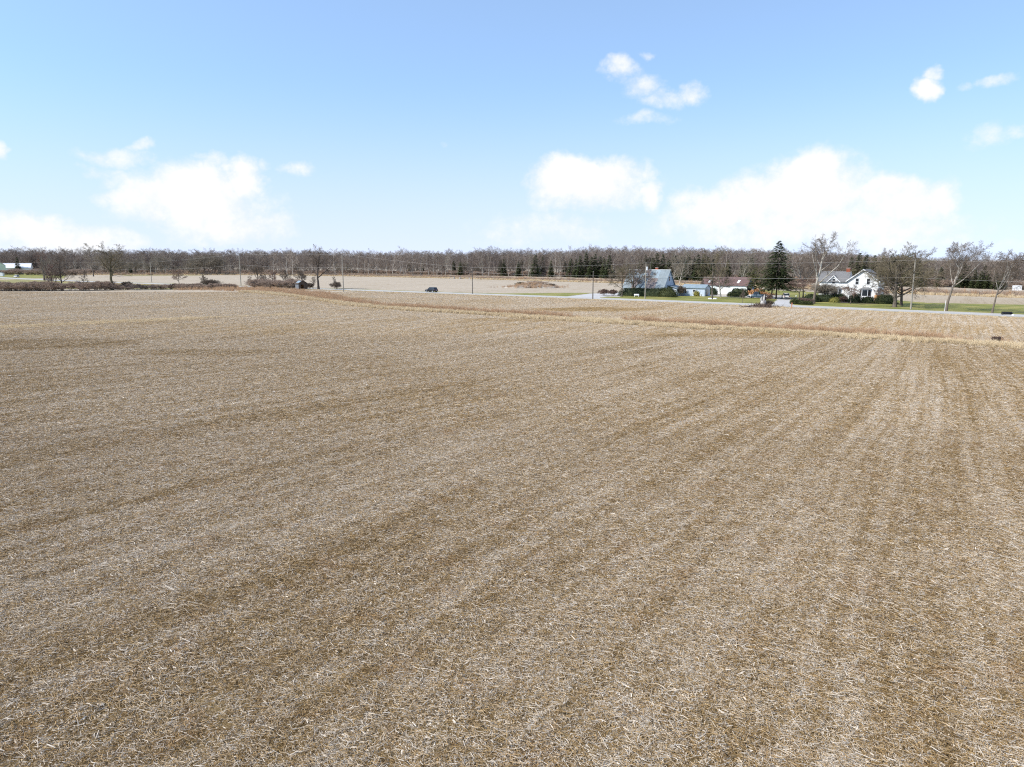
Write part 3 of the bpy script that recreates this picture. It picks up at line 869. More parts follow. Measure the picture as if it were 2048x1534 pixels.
brush_protos = [tree_mesh('round', 2.6, 1.7, .03, 840 + i, [M['brush'], M['brush']], tip=.012, twigs=.5, split=False, stems=6) for i in range(4)]
shrub_protos = [tree_mesh('round', 2.6, 1.7, .035, 820 + i, [M['twig_red'], M['twig']], tip=.011, twigs=.6, split=False, stems=7) for i in range(4)]

WOOD_EDGE = [at(-300, 544), at(-60, 544), at(60, 545), at(180, 546.5), at(300, 547), at(480, 548), at(620, 548.5), at(760, 549), at(900, 550.5), at(1000, 552), at(1120, 554), at(1230, 557), at(1400, 561), at(1550, 565), at(1750, 570), at(1900, 575), at(2048, 580), at(2250, 588), at(2600, 600)]
we = np.array([(p.x, p.y) for p in WOOD_EDGE]); wo_i = np.argsort(we[:, 0]); we = we[wo_i]


def edge_y(x): return np.interp(x, we[:, 0], we[:, 1])


ZONES = [(120, 'behind the pale green farm building'), (300, 'behind the hedgerow at the far left'), (480, 'behind the far field near the two tall poles'), (640, 'beyond the far field behind the old shed'),
         (800, 'beyond the far field left of the dark car'), (1000, 'beyond the far field right of the dark car'), (1200, 'behind the low earth mound'), (1400, 'behind the steep metal roofed house'), (1560, 'behind the long garage with the red roof'),
         (1760, 'behind the white gabled house'), (5000, 'behind the lawn at the far right')]


def zone(px): return next(z for lim, z in ZONES if px < lim)


def copy_tree_obj(me, loc, s, rz, name, label, cat, group, sz=1.0):
    o = bpy.data.objects.new(name, me); COL.objects.link(o)
    o.location = loc; o.rotation_euler = (0, 0, rz); o.scale = (s, s, s * sz)
    return set_props(o, label, cat, group)


gw = np.random.default_rng(21)
for k in range(250):   # the trees along the wood's near edge
    px = -20 + 2095 * (k + gw.random()) / 250
    t0 = np.interp(px, [-300, 60, 300, 620, 900, 1120, 1400, 1750, 2048, 2300], [544.4, 545.4, 547.4, 549, 551, 554.5, 561.5, 570.5, 580.5, 590])
    p = at(px, t0); dpt = gw.uniform(0, 1) ** 1.3 * 34
    p = p * (1 + dpt / p.length)
    pale = gw.random() < (.22 if px > 480 else .12); left = px < 480
    if pale:
        me = pale_protos[gw.integers(3)]; nm, kindtxt = 'pale_tree', 'pale trunked tree of the wood '
    elif gw.random() < (.45 if left else .15):
        me = grey_protos[gw.integers(2)]; nm, kindtxt = 'bushy_tree', 'bushy grey tree of the wood '
    else:
        me = wood_protos[gw.integers(len(wood_protos))]; nm, kindtxt = 'bare_tree', 'brown leafless tree of the wood '
    hs = (.62 if left else np.interp(px, [480, 700, 1000, 1200, 1600, 1750, 2048], [.72, .9, .92, .80, .66, .70, .72])) * gw.uniform(.72, 1.12)
    rel = hs / np.interp(px, [0, 479, 480, 700, 1000, 1200, 1600, 1750, 2048], [.62, .62, .72, .9, .92, .80, .66, .70, .72])
    adj = 'tall ' if rel > 1.02 else 'low ' if rel < .82 else 'middling '
    copy_tree_obj(me, p, hs, gw.random() * 6.28, nm, adj + kindtxt + zone(px), 'tree', 'trees of the wood ' + zone(px), gw.uniform(.9, 1.15))

STAND = [(292, 549, 506, 'pale'), (301, 549.5, 509, 'pale'), (312, 549, 507, 'pale'), (325, 549.5, 511, 'grey'), (271, 549, 517, 'grey'), (385, 549.5, 516, 'grey'), (398, 550, 512, 'grey'), (412, 550, 509, 'grey'), (427, 550, 508, 'grey'), (440, 550, 514, 'grey'), (332, 549.5, 521, 'dark'), (212, 549, 512, 'grey'), (240, 549, 518, 'grey'),
                                         (548, 551, 504, 'brown'), (575, 551, 499, 'brown'), (586, 551, 497, 'brown'), (671, 552, 498, 'brown'), (800, 554, 497, 'brown'), (977, 557, 494, 'brown'), (988, 557, 493, 'brown'), (966, 556, 499, 'brown')]
for k, (px, tb, top, kind) in enumerate(STAND):
    p = at(px, tb); hh = z_at(p.y, top)
    me, base_h = {'pale': (pale_protos[k % 3], 16), 'grey': (grey_protos[k % 2], 11), 'dark': (wood_protos[6], 15), 'brown': (wood_protos[k % 6], 17.5)}[kind]
    nm, txt = {'pale': ('pale_tree', 'pale slender tree in the light grey clump by the far farm field'), 'grey': ('bushy_tree', 'rounded grey bushy tree before the bluish wood at left'), 'dark': ('bare_tree', 'dark bare tree beside the light grey clump at left'), 'brown': ('bare_tree', 'tall brown tree above the wood skyline ' + zone(px))}[kind]
    if kind == 'grey': txt = ('outermost', 'second', 'third', 'fourth', 'fifth', 'sixth', 'seventh', 'eighth', 'ninth')[sum(q[0] < px and q[3] == 'grey' for q in STAND)] + ' rounded grey bushy tree from the left before the far wood'
    if kind == 'pale': txt = ('first', 'second', 'third')[(px > 295) + (px > 305)] + ' pale slender tree from the left in the light grey far clump'
    copy_tree_obj(me, p, hh / base_h, k * 1.3, nm, txt, 'tree', 'standout trees before the wood')

# the wood behind: one mass
def wood_mass(name, n, dmin, dmax, pxr, hs, seed, label):
    g = np.random.default_rng(seed)
    px = g.uniform(*pxr, n)
    t0 = np.interp(px, [-300, 60, 300, 620, 900, 1120, 1400, 1750, 2048, 2300], [544.4, 545.4, 547.4, 549, 551, 554.5, 561.5, 570.5, 580.5, 590])
    P = []
    for a, b in zip(px, t0):
        q = at(a, b); dd = dmin + (dmax - dmin) * g.random() ** 1.2
        q = q * (1 + dd / q.length); P.append((q.x, q.y, 0))
    P = np.array(P)
    # heights keep the even skyline of the photo
    sk = np.interp(px, [-300, 0, 300, 480, 620, 740, 800, 930, 980, 1100, 1180, 1300, 1480, 1600, 1700, 1800, 2048, 2300], [500, 500, 502, 504, 503, 506, 504, 506, 501, 501, 498, 498, 501, 503, 507, 516, 522, 524])
    ht = np.array([max(8.5, CAM_H + y * ray_tan(s)) for (x, y, z), s in zip(P, sk)])
    s = np.clip(ht / 17.5, .5, 1.9) * g.choice([.78, .88, .95, 1.0, 1.04, 1.12], n, p=[.15, .2, .25, .2, .14, .06]) * hs
    sc = np.stack([np.clip(s, .6, 1.2) * 1.05, np.clip(s, .6, 1.2) * 1.05, s], 1)
    rot = np.zeros((n, 3)); rot[:, 2] = g.random(n) * 6.283
    scatter(name, P, rot, sc, g.integers(0, len(wood_protos), n), wood_protos, label, 'woods')


wood_mass('woods', 1900, 20, 160, (-80, 2130), .95, 31, 'leafless brown wood closing the view behind the fields')
wood_mass('woods', 1500, 150, 420, (-80, 2130), 1.0, 33, 'deep part of the leafless wood along the skyline')

und = strip_pts([p for p in WOOD_EDGE], 2300, 0, 26, 41)
grow_stuff('undergrowth', und, brush_protos, .7, 1.3, 'reddish bare brush under the trees of the wood', 'brush', 42)

CONIFERS = [(1130, 520, 554), (1142, 514, 554.5), (1190, 505, 556), (1208, 514, 556.5), (1290, 507, 558.5), (1305, 512, 559), (1350, 508, 560), (1368, 513, 560.5), (1406, 506, 562), (1425, 514, 562.5), (1455, 518, 563), (1490, 520, 564.5), (1700, 516, 569), (1745, 513, 570.5), (1790, 511, 572), (1806, 514, 572), (1834, 518, 573), (1880, 535, 574), (822, 517, 548.5), (835, 532, 549), (846, 525, 549), (908, 520, 550), (921, 522, 551), (1001, 518, 551.5), (1008, 516, 552.5), (1037, 521, 553), (1044, 515, 552), (1071, 505, 553.5), (1085, 511, 553), (1102, 519, 554.5),
            (1152, 516, 555), (1160, 509, 555.5), (1172, 502, 555), (1183, 511, 556), (1200, 510, 556), (1218, 507, 557), (1280, 513, 558.5), (1298, 511, 558.5), (1313, 503, 559), (1325, 506, 559), (1336, 515, 560), (1343, 513, 560), (1362, 510, 560.5), (1375, 505, 561), (1387, 512, 561), (1395, 506, 561.5),
            (1414, 510, 562), (1482, 528, 564), (1502, 513, 565), (1715, 509, 569.5), (1729, 511, 570), (1762, 518, 571), (1780, 510, 572), (1800, 512, 572), (1812, 510, 572.5), (1822, 507, 573), (1918, 540, 575), (1926, 530, 576), (1934, 534, 576), (1948, 540, 577), (1960, 543, 577.5), (1967, 532, 577), (1975, 541, 578), (1990, 545, 579), (2002, 546, 580), (1846, 545, 573), (37, 512, 546), (262, 526, 548)]
ORD = 'first second third fourth fifth sixth seventh eighth ninth tenth eleventh twelfth thirteenth fourteenth fifteenth sixteenth seventeenth eighteenth nineteenth twentieth'.split()
zcount = {}
CONIFERS.sort()
for i, (px, top, base) in enumerate(CONIFERS):
    zn = zone(px); zk = zcount.get(zn, 0); zcount[zn] = zk + 1
    p = at(px, base); h = z_at(p.y, top)
    copy_tree_obj(con_protos[i % 4], p, h / 14 * (.95 if px < 1700 else 1.05), i * 1.7, 'spruce', ORD[zk] + ' conifer from the left ' + zn, 'tree', 'conifers at the wood edge')

# ================================================================== single trees
def single(name, label, px, base, top, halfw, style, trunk_px, mats, seed, group=None, lean=(0, 0), stems=1, twigs=1.0, tip=.0165, cat='tree', dx=0):
    p = at(px, base); h = z_at(p.y, top); s = mpp(p)
    root = empty(name, p, label, cat, group)
    a, b = tree_mesh(style, h, halfw * s * (1.08 if group == G_H else 1.0), max(.04, trunk_px * s * .33), seed, mats, tip * (.8 if group == G_H else 1.0), twigs * (1.25 if group == G_H else 1.0), lean, True, stems=stems)
    link('trunk', a, root); link('crown', b, root)
    return root


B, BO, BP, BD = M['bark'], M['bark_olive'], M['bark_pale'], M['bark_dark']
TW, TR, TP, TO = M['twig'], M['twig_red'], M['twig_pale'], M['twig_olive']
G_L = 'bare trees in the hedgerow at left'
G_H = 'bare trees on the lawns'
single('bare_tree', 'reddish bare tree beside the long white farm roof', 89, 561, 500, 17, 'round', 5, (B, TR), 1, G_L)
single('bare_tree', 'pale bare tree rising above the wood left of the olive trunked tree', 187, 553, 486, 15, 'ash', 3, (B, TP), 2, G_L)
single('bare_tree', 'tall bare tree with olive trunk standing in the hedgerow end', 225, 580.5, 485, 30, 'vase', 8, (BO, TO), 3, G_L, lean=(.03, 0))
single('bare_tree', 'dark slender bare tree with several stems in the hedgerow', 125, 581, 505, 15, 'ash', 4.5, (BD, TW), 4, G_L)
single('bare_tree', 'thin grey bare tree left of the dark hedgerow tree', 110, 579, 512, 17, 'round', 3, (B, TP), 5, G_L, stems=2)
single('bare_tree', 'thin straight sapling in the hedgerow left of the olive trunked tree', 168, 580.5, 540, 7, 'thin', 2, (BD, TW), 6, G_L)
single('bare_tree', 'leaning young bare tree in the brush left of the dark hedgerow tree', 98, 581, 528, 12, 'ash', 2.4, (B, TR), 7, G_L, lean=(.25, 0))
single('bare_tree', 'small forked bare tree alone between the hedgerow and the far field', 359, 572, 539, 13, 'round', 2.2, (B, TR), 8, G_L)
single('bare_tree', 'small bare tree with a cut off top beside a bush', 408, 574, 549, 7, 'round', 2.6, (B, TW), 9, G_L)
single('bare_tree', 'bare tree with a forked crown above the brush left of the shed', 516, 571, 527, 13, 'vase', 3.4, (BD, TW), 10, G_L)
single('bare_tree', 'low bare sapling in the brush left of the shed', 530, 572, 548, 8, 'ash', 2, (BD, TW), 11, G_L)
single('bare_tree', 'small bare tree with bent limbs in the brush left of the shed', 546, 573, 543, 10, 'round', 2.4, (BD, TR), 12, G_L)
single('bare_tree', 'spreading small bare tree in the brush close to the shed', 570, 574, 541, 13, 'round', 2.6, (BD, TW), 13, G_L)
single('bare_tree', 'bare tree with two crooked limbs just behind the shed', 606, 575, 540, 12, 'vase', 3, (BD, TW), 14, G_L)
single('bare_tree', 'large dark bare tree with a low side limb right of the shed', 637, 578.5, 491, 32, 'vase', 7, (BD, TW), 15, G_L)
single('bare_tree', 'slim young tree between the shed and the large bare tree', 626, 577, 552, 5, 'thin', 2.2, (BD, TW), 16, G_L)
single('bare_tree', 'thin stemmed sapling at the roadside pole right of the shed', 673, 577, 553, 4, 'thin', 1.4, (B, TW), 17, G_L)
single('bare_tree', 'bare sapling between the two tall roadside poles', 498, 574, 551, 5, 'thin', 1.4, (B, TW), 18, G_L)

single('bare_tree', 'small dark bare tree at the left end of the clipped hedge', 1244, 593.5, 529, 19, 'round', 3.2, (B, TO), 20, G_H)
single('bare_tree', 'bare tree with a pale trunk foot in front of the metal roofed house', 1265, 591.6, 511, 34, 'oak', 5.5, (B, TW), 21, G_H)
single('bare_tree', 'bare lawn tree with a tall narrow top left of the garage door', 1424, 598, 494, 29, 'round', 5, (B, TO), 22, G_H)
single('bare_tree', 'smaller round bare tree in front of the white garage door', 1441, 594.5, 537, 24, 'round', 4.2, (BP, TW), 23, G_H)
single('bare_tree', 'bare tree with pale crossing limbs before the big spruce', 1543, 595, 536, 30, 'round', 5, (B, TO), 24, G_H)
single('bare_tree', 'low pinkish bare tree beside the driveway', 1599, 599, 557, 27, 'round', 3.2, (B, TR), 25, G_H)
single('bare_tree', 'tallest bare tree with a whitish upper trunk left of the white gabled house', 1627, 607.5, 467, 33, 'vase', 8.5, (M['bark_flaking'], TW), 26, G_H, lean=(.04, 0))
single('bare_tree', 'dense brown bare tree behind the whitish trunked tree', 1606, 596, 512, 26, 'round', 4, (M['bark_flaking'], TW), 27, G_H)
single('weeping_tree', 'small weeping tree with a brown umbrella crown before the white house', 1701, 608.5, 569, 17, 'weep', 2.4, (B, TR), 28, G_H)
single('bare_tree', 'vase shaped low bare tree against the white house wall', 1653, 602.6, 568, 19, 'vase', 2.6, (B, TP), 29, G_H, stems=3)
single('bare_tree', 'large spreading bare tree with a thick trunk beside the white house', 1789, 614.5, 489, 62, 'oak', 11, (B, TO), 30, G_H)
single('bare_tree', 'dark leaning bare tree close behind the large spreading tree', 1802, 611, 498, 46, 'oak', 8, (BD, TW), 31, G_H)
single('bare_tree', 'tall open bare tree with a bent trunk on the right lawn', 1892, 622, 484, 38, 'vase', 7, (M['bark_flaking'], TW), 32, G_H, lean=(.08, 0))
single('bare_tree', 'forked bare tree with a pale right limb at the lawn edge far right', 1984, 626.5, 501, 35, 'vase', 5.5, (M['bark_flaking'], TW), 33, G_H, lean=(.08, 0))
single('bare_tree', 'small pale stemmed tree in front of the dark shrub right of the white house', 1763, 604.5, 576, 13, 'round', 2, (BP, TR), 34, G_H)
single('bare_tree', 'newly planted sapling on the lawn before the garage', 1485, 606, 579, 4, 'thin', 1.3, (B, TW), 35, G_H)
single('bare_tree', 'bare tree with reddish crown standing behind the garage yard', 1519, 591, 530, 24, 'round', 3.5, (B, TO), 36, G_H)
single('bare_tree', 'tall pale leaning tree behind the red roofed garage', 1477, 580, 498, 14, 'ash', 2.6, (BP, TP), 37, G_H, lean=(.28, 0))
single('bare_tree', 'pale leaning tree behind the low annex of the metal roofed house', 1355, 578, 498, 14, 'ash', 2.6, (BP, TP), 38, G_H, lean=(.22, 0))
single('bare_tree', 'pale upright tree behind the steep gable', 1345, 576, 505, 11, 'ash', 2.4, (BP, TP), 39, G_H, lean=(.12, 0))

# big spruce and its olive neighbour
p = at(1552, 597.5); h = z_at(p.y, 482.5)
r = empty('spruce', p, 'tallest dark spruce beside the driveway', 'tree')
a, b = conifer_mesh(h, 43 * mpp(p), 900, [M['bark_dark'], M['needle']], whorls=38, per=19, sprays=19, base=.20, droop=.26, ragged=.52, leaf=.58)
link('trunk', a, r); link('crown', b, r)
p = at(1507.5, 596.2); h = z_at(p.y, 534)
r = empty('pine', p, 'olive green pine in front of the blue pickup truck', 'tree')
a, b = conifer_mesh(h, 19 * mpp(p), 901, [M['bark'], M['needle_olive']], whorls=18, per=11, sprays=10, base=.34, droop=.1, ragged=.5, leaf=.45)
link('trunk', a, r); link('crown', b, r)

# ================================================================== shrubs and clipped evergreens
def shrub(name, label, px, base, top, halfw, seed, mats=None, stems=9, style='round', group=None, tip=.013):
    p = at(px, base); s = mpp(p); h = z_at(p.y, top)
    o = link(name, tree_mesh(style, max(.5, h), halfw * s, .03, seed, mats or [TR, TW], tip=tip, twigs=.8, split=False, stems=stems), None, p)
    return set_props(o, label, 'shrub', group)


shrub('bare_shrub', 'round reddish brown shrub right of the first driveway', 1209, 591, 578, 10, 50, [TR, TR])
shrub('bare_shrub', 'second reddish brown shrub closer to the clipped hedge', 1227, 592, 579, 8, 51, [TR, TR])
shrub('bare_shrub', 'grey brown thicket shrub at the end of the hedgerow', 255, 579.5, 563, 10, 52)
shrub('bare_shrub', 'dark bushy shrub beside the cut off tree', 422, 577, 559, 15, 53)
shrub('bare_shrub', 'low shrub below the small forked tree', 353, 579, 567, 9, 54)
shrub('bare_shrub', 'purplish bush around the sapling right of the shed', 672, 579, 564, 10, 55)
shrub('bare_shrub', 'brown bush directly right of the shed', 618, 578, 566, 9, 56)
shrub('bare_shrub', 'bare shrub beside the white annex wall', 1360, 592, 572, 9, 57, [TP, TW])
shrub('bare_shrub', 'dark red bush at the foot of the spruce', 1537, 601.5, 589, 8, 58, [TR, TR])
shrub('bare_shrub', 'brown shrub at the roadside by the second driveway', 1606, 607.5, 596, 14, 59, [TR, TR])
shrub('bare_shrub', 'dry shrub at the right edge of the ditch', 1993, 686, 673, 8, 60, [M['brush'], TR])
shrub('bare_shrub', 'dry brown bush on top of the earth mound', 1075, 571, 562, 17, 61, [M['brush'], M['brush']])
shrub('bare_shrub', 'dark dry bush at the right foot of the earth mound', 1098, 575, 567, 12, 62, [M['brush'], TW])
shrub('bare_shrub', 'small yellowish bush at the left foot of the earth mound', 1040, 574, 564, 9, 63, [TO, TO])
shrub('bare_shrub', 'brown shrub beside the broken white stump', 1538, 614, 601, 7, 64, [TR, TO])
shrub('bare_shrub', 'pale brushy shrub in the bed before the white house', 1685, 604, 593, 7, 65, [TP, TR])


def evergreen(name, label, px0, px1, base, top, depth, seed, mat='yew', p=6.0, cat='hedge', leaf=.13, n=2600, base1=None):
    """an evergreen mass between two ground points, its long side lined up with the house fronts"""
    a = at(px0, base)
    b = at(px1, base1) if base1 else a + E1 * ((px1 - px0) * mpp(a) / .93)
    c = (a + b) / 2; h = z_at(c.y, top)
    L = (b - a).length
    o = link(name, leafy_mesh(name, box_fn(L, depth, h, p), n, leaf, seed, M[mat]), None, c)
    o.rotation_euler = (0, 0, math.atan2(b.y - a.y, b.x - a.x))
    return set_props(o, label, cat)


evergreen('clipped_hedge', 'long dark clipped hedge along the front of the metal roofed house', 1241, 1340, 591.2, 577, 2.2, 70, n=9000, base1=594.2)
evergreen('evergreen_bush', 'large rounded evergreen at the right end of the long hedge', 1317, 1353, 593.4, 575.5, 3.4, 71, 'yew_light', 2.6, 'bush', n=4200, base1=594.8)
evergreen('clipped_hedge', 'dark clipped hedge left of the garage door', 1406, 1433, 589.2, 576.5, 1.8, 72)
evergreen('clipped_hedge', 'tall clipped hedge right of the garage door', 1463, 1493, 591.3, 577.8, 1.8, 73)
evergreen('clipped_hedge', 'lower clipped hedge in front of the tall one by the garage', 1455, 1486, 593.2, 584, 1.8, 74, 'yew_light')
evergreen('clipped_hedge', 'dark clipped hedge below the left wing of the white house', 1631, 1662, 603, 590.5, 2.2, 75, n=3600)
evergreen('evergreen_bush', 'dark evergreen mass under the left bay window', 1657, 1690, 602.5, 588.5, 2.0, 76, p=3.0, cat='bush', n=3400)
evergreen('clipped_hedge', 'black green box shaped hedge under the right bay window', 1724, 1743, 606, 595, 2.0, 77, p=10)
evergreen('evergreen_bush', 'round dark evergreen behind the weeping tree', 1697, 1719, 605, 587, 2.6, 78, p=2.4, cat='bush')
evergreen('evergreen_bush', 'wide dark evergreen right of the white house', 1750, 1784, 604.5, 590, 3.0, 79, p=3.0, cat='bush', n=3400)
evergreen('evergreen_bush', 'dark evergreen beside the driveway behind the pinkish tree', 1607, 1634, 603.5, 589, 2.6, 80, p=3.0, cat='bush', n=3000)
evergreen('evergreen_bush', 'low olive bush at the mouth of the second driveway', 1581, 1601, 607.8, 599.5, 1.8, 81, 'yew_light', 2.6, 'bush')
evergreen('evergreen_bush', 'low spreading olive bush next to the tallest bare tree', 1598, 1622, 609, 603, 1.8, 82, 'yew_light', 2.6, 'bush')
evergreen('flowering_bush', 'yellow flowering bush by the corner of the annex', 1388, 1401, 592, 580, 1.8, 83, 'forsythia', 2.2, 'bush', .16)
evergreen('flowering_bush', 'yellow flowering bush before the left bay window', 1659, 1677, 604.5, 595, 1.5, 84, 'forsythia', 2.2, 'bush', .13, 900)
evergreen('evergreen_bush', 'brown green low bush right of the box hedge', 1743, 1786, 607, 602.5, 1.5, 85, 'yew_light', 2.6, 'bush')
p = at(1404, 591.5); h = z_at(p.y, 560)
r = empty('cedar', p, 'cone shaped dark cedar between the annex and the garage', 'tree')
a, b = conifer_mesh(h, 8 * mpp(p), 902, [M['bark_dark'], M['yew_light']], whorls=26, per=12, sprays=6, base=.02, droop=-.2, ragged=.15, leaf=.3)
link('trunk', a, r); link('crown', b, r)

# hedgerow thicket at left
hd = strip_pts([at(-120, 582), at(0, 582), at(120, 582), at(225, 580.5)], 270, -1.2, 3.0, 90, gap=-1.15)
grow_stuff('thicket', hd, brush_protos, .8, 1.25, 'brown bare thicket forming the hedgerow at the far left', 'brush', 91)
hd = strip_pts([at(225, 580.5), at(330, 579.5), at(420, 578.5), at(470, 577.5)], 130, -.8, 2.6, 92)
grow_stuff('thicket', hd, brush_protos, .4, .85, 'low brown brush along the field edge right of the hedgerow', 'brush', 93)
hd = strip_pts([at(505, 577), at(545, 577), at(590, 577)], 120, -1, 6, 94)
grow_stuff('thicket', hd, brush_protos, .7, 1.3, 'purplish bare brush crowding around the old shed', 'brush', 95)
hd = strip_pts([at(-150, 550), at(50, 550), at(110, 551), at(160, 551)], 160, -2, 8, 96)
grow_stuff('thicket', hd, brush_protos, .9, 1.7, 'brush around the far farm buildings', 'brush', 97)

# ================================================================== buildings
def window(parent, x0, x1, z0, z1, y, mull=True, nrm=-1, axis='x', fr=.09):
    """frame with pane, standing on a wall face; axis x: wall plane y=const, axis y: wall plane x=const"""
    f = MB(); o0, o1 = sorted((y - .02 * nrm, y + .07 * nrm)); g0, g1 = sorted((y + .012 * nrm, y + .035 * nrm))
    def bx(mb, a, b, c, d, lo, hi): mb.box(a, b, lo, hi, c, d) if axis == 'x' else mb.box(lo, hi, a, b, c, d)
    bx(f, x0 - fr, x0, z0 - fr, z1 + fr, o0, o1); bx(f, x1, x1 + fr, z0 - fr, z1 + fr, o0, o1)
    bx(f, x0, x1, z1, z1 + fr, o0, o1); bx(f, x0, x1, z0 - fr, z0, o0, o1)
    if mull: bx(f, x0, x1, (z0 + z1) / 2 - .03, (z0 + z1) / 2 + .03, o0, o1 - .001)
    fo = f.build('window', M['trim'], parent)
    g = MB(); bx(g, x0, x1, z0, z1, g0, g1); g.build('pane', M['glass'], fo)
    return fo


def gable_walls(parent, x0, x1, y0, y1, ze, zr, mat, axis='x', name='wall'):
    mb = MB()
    if axis == 'x':     # ridge along x, gables at x0 and x1
        ym = (y0 + y1) / 2
        mb.prism([(x0, y0, 0), (x0, y1, 0), (x0, y1, ze), (x0, ym, zr), (x0, y0, ze)], (x1 - x0, 0, 0))
    else:
        xm = (x0 + x1) / 2
        mb.prism([(x0, y0, 0), (x1, y0, 0), (x1, y0, ze), (xm, y0, zr), (x0, y0, ze)], (0, y1 - y0, 0))
    return mb.build(name, mat, parent)


def roof_slabs(parent, x0, x1, y0, y1, ze, zr, mat, axis='x', over=.35, eo=.4, th=.14):
    """two slabs, butted at the ridge"""
    if axis == 'x':
        ym = (y0 + y1) / 2; sl = (zr - ze) / (ym - y0)
        for sg, ye in ((-1, y0 - eo), (1, y1 + eo)):
            z_e = ze - sl * eo
            MB().prism([(x0 - over, ye, z_e + .02), (x0 - over, ym, zr + .02), (x0 - over, ym, zr + th + .02), (x0 - over, ye, z_e + th + .02)], (x1 - x0 + 2 * over, 0, 0)).build('roof', mat, parent)
    else:
        xm = (x0 + x1) / 2; sl = (zr - ze) / (xm - x0)
        for sg, xe in ((-1, x0 - eo), (1, x1 + eo)):
            z_e = ze - sl * eo
            MB().prism([(xe, y0 - over, z_e + .02), (xm, y0 - over, zr + .02), (xm, y0 - over, zr + th + .02), (xe, y0 - over, z_e + th + .02)], (0, y1 - y0 + 2 * over, 0)).build('roof', mat, parent)


def chimney(parent, x, y, z0, z1, w, d, mat):
    c = MB().box(x - w / 2, x + w / 2, y - d / 2, y + d / 2, z0, z1).build('chimney', mat, parent)
    MB().box(x - w / 2 - .06, x + w / 2 + .06, y - d / 2 - .06, y + d / 2 + .06, z1, z1 + .1).build('chimney_cap', M['stone'], c)
    return c


# --- metal roofed house (front right corner under the gable foot)
h1 = empty('house', at(1326, 592.7), 'house with steep blue grey metal roof behind the long dark hedge', 'house', None, ROT)
L1, W1, ze, zr = 13.6, 8.6, 2.75, 7.9
gable_walls(h1, -L1, 0, 0, W1, ze, zr, M['shade_blue_wall'])  # gable turned from the sun: blue shade painted into the walls
MB().box(-L1, -.02, -.03, 0, 0, ze - .02).build('front_wall', M['mint_wall'], h1)
rng = random.Random(4)
ym = W1 / 2; sl = (zr - ze) / ym; eo = .45
nP = 9; pw = (L1 + .7) / nP; slope = math.hypot(ym + eo, (ym + eo) * sl)
for side in (0, 1):
    for tier in range(2):
        for i in range(nP):
            s0, s1 = (0, .545) if tier == 0 else (.55, 1.0)
            xa = -L1 - .35 + i * pw + .012; xb = xa + pw - .024
            lift = .03 + rng.random() * .015 + (.03 if tier else 0)
            pts = []
            for s in (s0, s1):
                yy_ = -eo + (ym + eo) * s; zz = ze - sl * eo + (ym + eo) * s * sl + lift
                pts.append((yy_ if side == 0 else W1 - yy_, zz))
            (ya, za), (yb, zb) = pts
            rust = tier == 0 and i in (5, 6) and side == 0 or (tier == 0 and i == 2) or (tier == 1 and i == 4)
            mt = M['metal_roof_rust'] if rust else (M['metal_roof_dull'] if rng.random() < .3 else M['metal_roof'])
            MB().prism([(xa, ya, za), (xb, ya, za), (xb, yb, zb), (xa, yb, zb)], (0, 0, .05)).build('roof_panel', mt, h1)
MB().box(-L1 - .35, .35, ym - .12, ym + .12, zr + .06, zr + .17).build('ridge_cap', M['trim'], h1)
for x in np.linspace(-L1 + 1, -1, 7): window(h1, x - .45, x + .45, 1.3, 2.3, -.03)
window(h1, ym - .35, ym + .35, 4.6, 6.0, 0, True, 1, 'y')
window(h1, 1.5, 2.4, 1.0, 2.2, 0, True, 1, 'y')
chimney(h1, -4.6, ym + .6, zr - 1.2, zr + .75, .8, .7, M['brick'])
MB().box(-7.2, -6.7, ym - 1.9, ym - 1.4, zr - 2.2, zr - .9).build('roof_vent', M['trim'], h1)
MB().bar((-6.3, ym - .3, zr - .4), (-6.3, ym - .3, zr + 1.7), .035, .03).build('mast', M['wire'], h1)
# porch with lean-to roof and the long annex
MB().box(.02, 3.0, 3.2, 8.2, 0, 2.5).build('porch', M['shade_blue_wall'], h1)
MB().prism([(-.0, 2.8, 3.2), (3.4, 2.8, 2.35), (3.4, 2.8, 2.47), (0, 2.8, 3.32)], (0, 5.8, 0)).build('porch_roof', M['metal_roof_dull'], h1)
window(h1, .8, 1.7, 1.1, 2.2, 3.2)
MB().box(2.0, 2.7, 3.13, 3.2, .1, 2.1).build('door', M['trim'], h1)
ax0, ax1, ay0, ay1 = 3.02, 10.4, 7.2, 11.6
gable_walls(h1, ax0, ax1, ay0, ay1, 2.5, 3.4, M['shade_blue_wall'], name='annex_wall')
roof_slabs(h1, ax0, ax1, ay0, ay1, 2.5, 3.4, M['metal_roof'], over=.25, eo=.3)
window(h1, 4.0, 4.5, .9, 2.1, ay0); window(h1, 6.6, 7.5, 1.1, 1.95, ay0)
MB().box(10.4, 10.47, 8.6, 9.5, .1, 2.1).build('door', M['glass'], h1)
window(h1, 10.2, 10.9, 1.1, 1.9, ax1, True, 1, 'y')

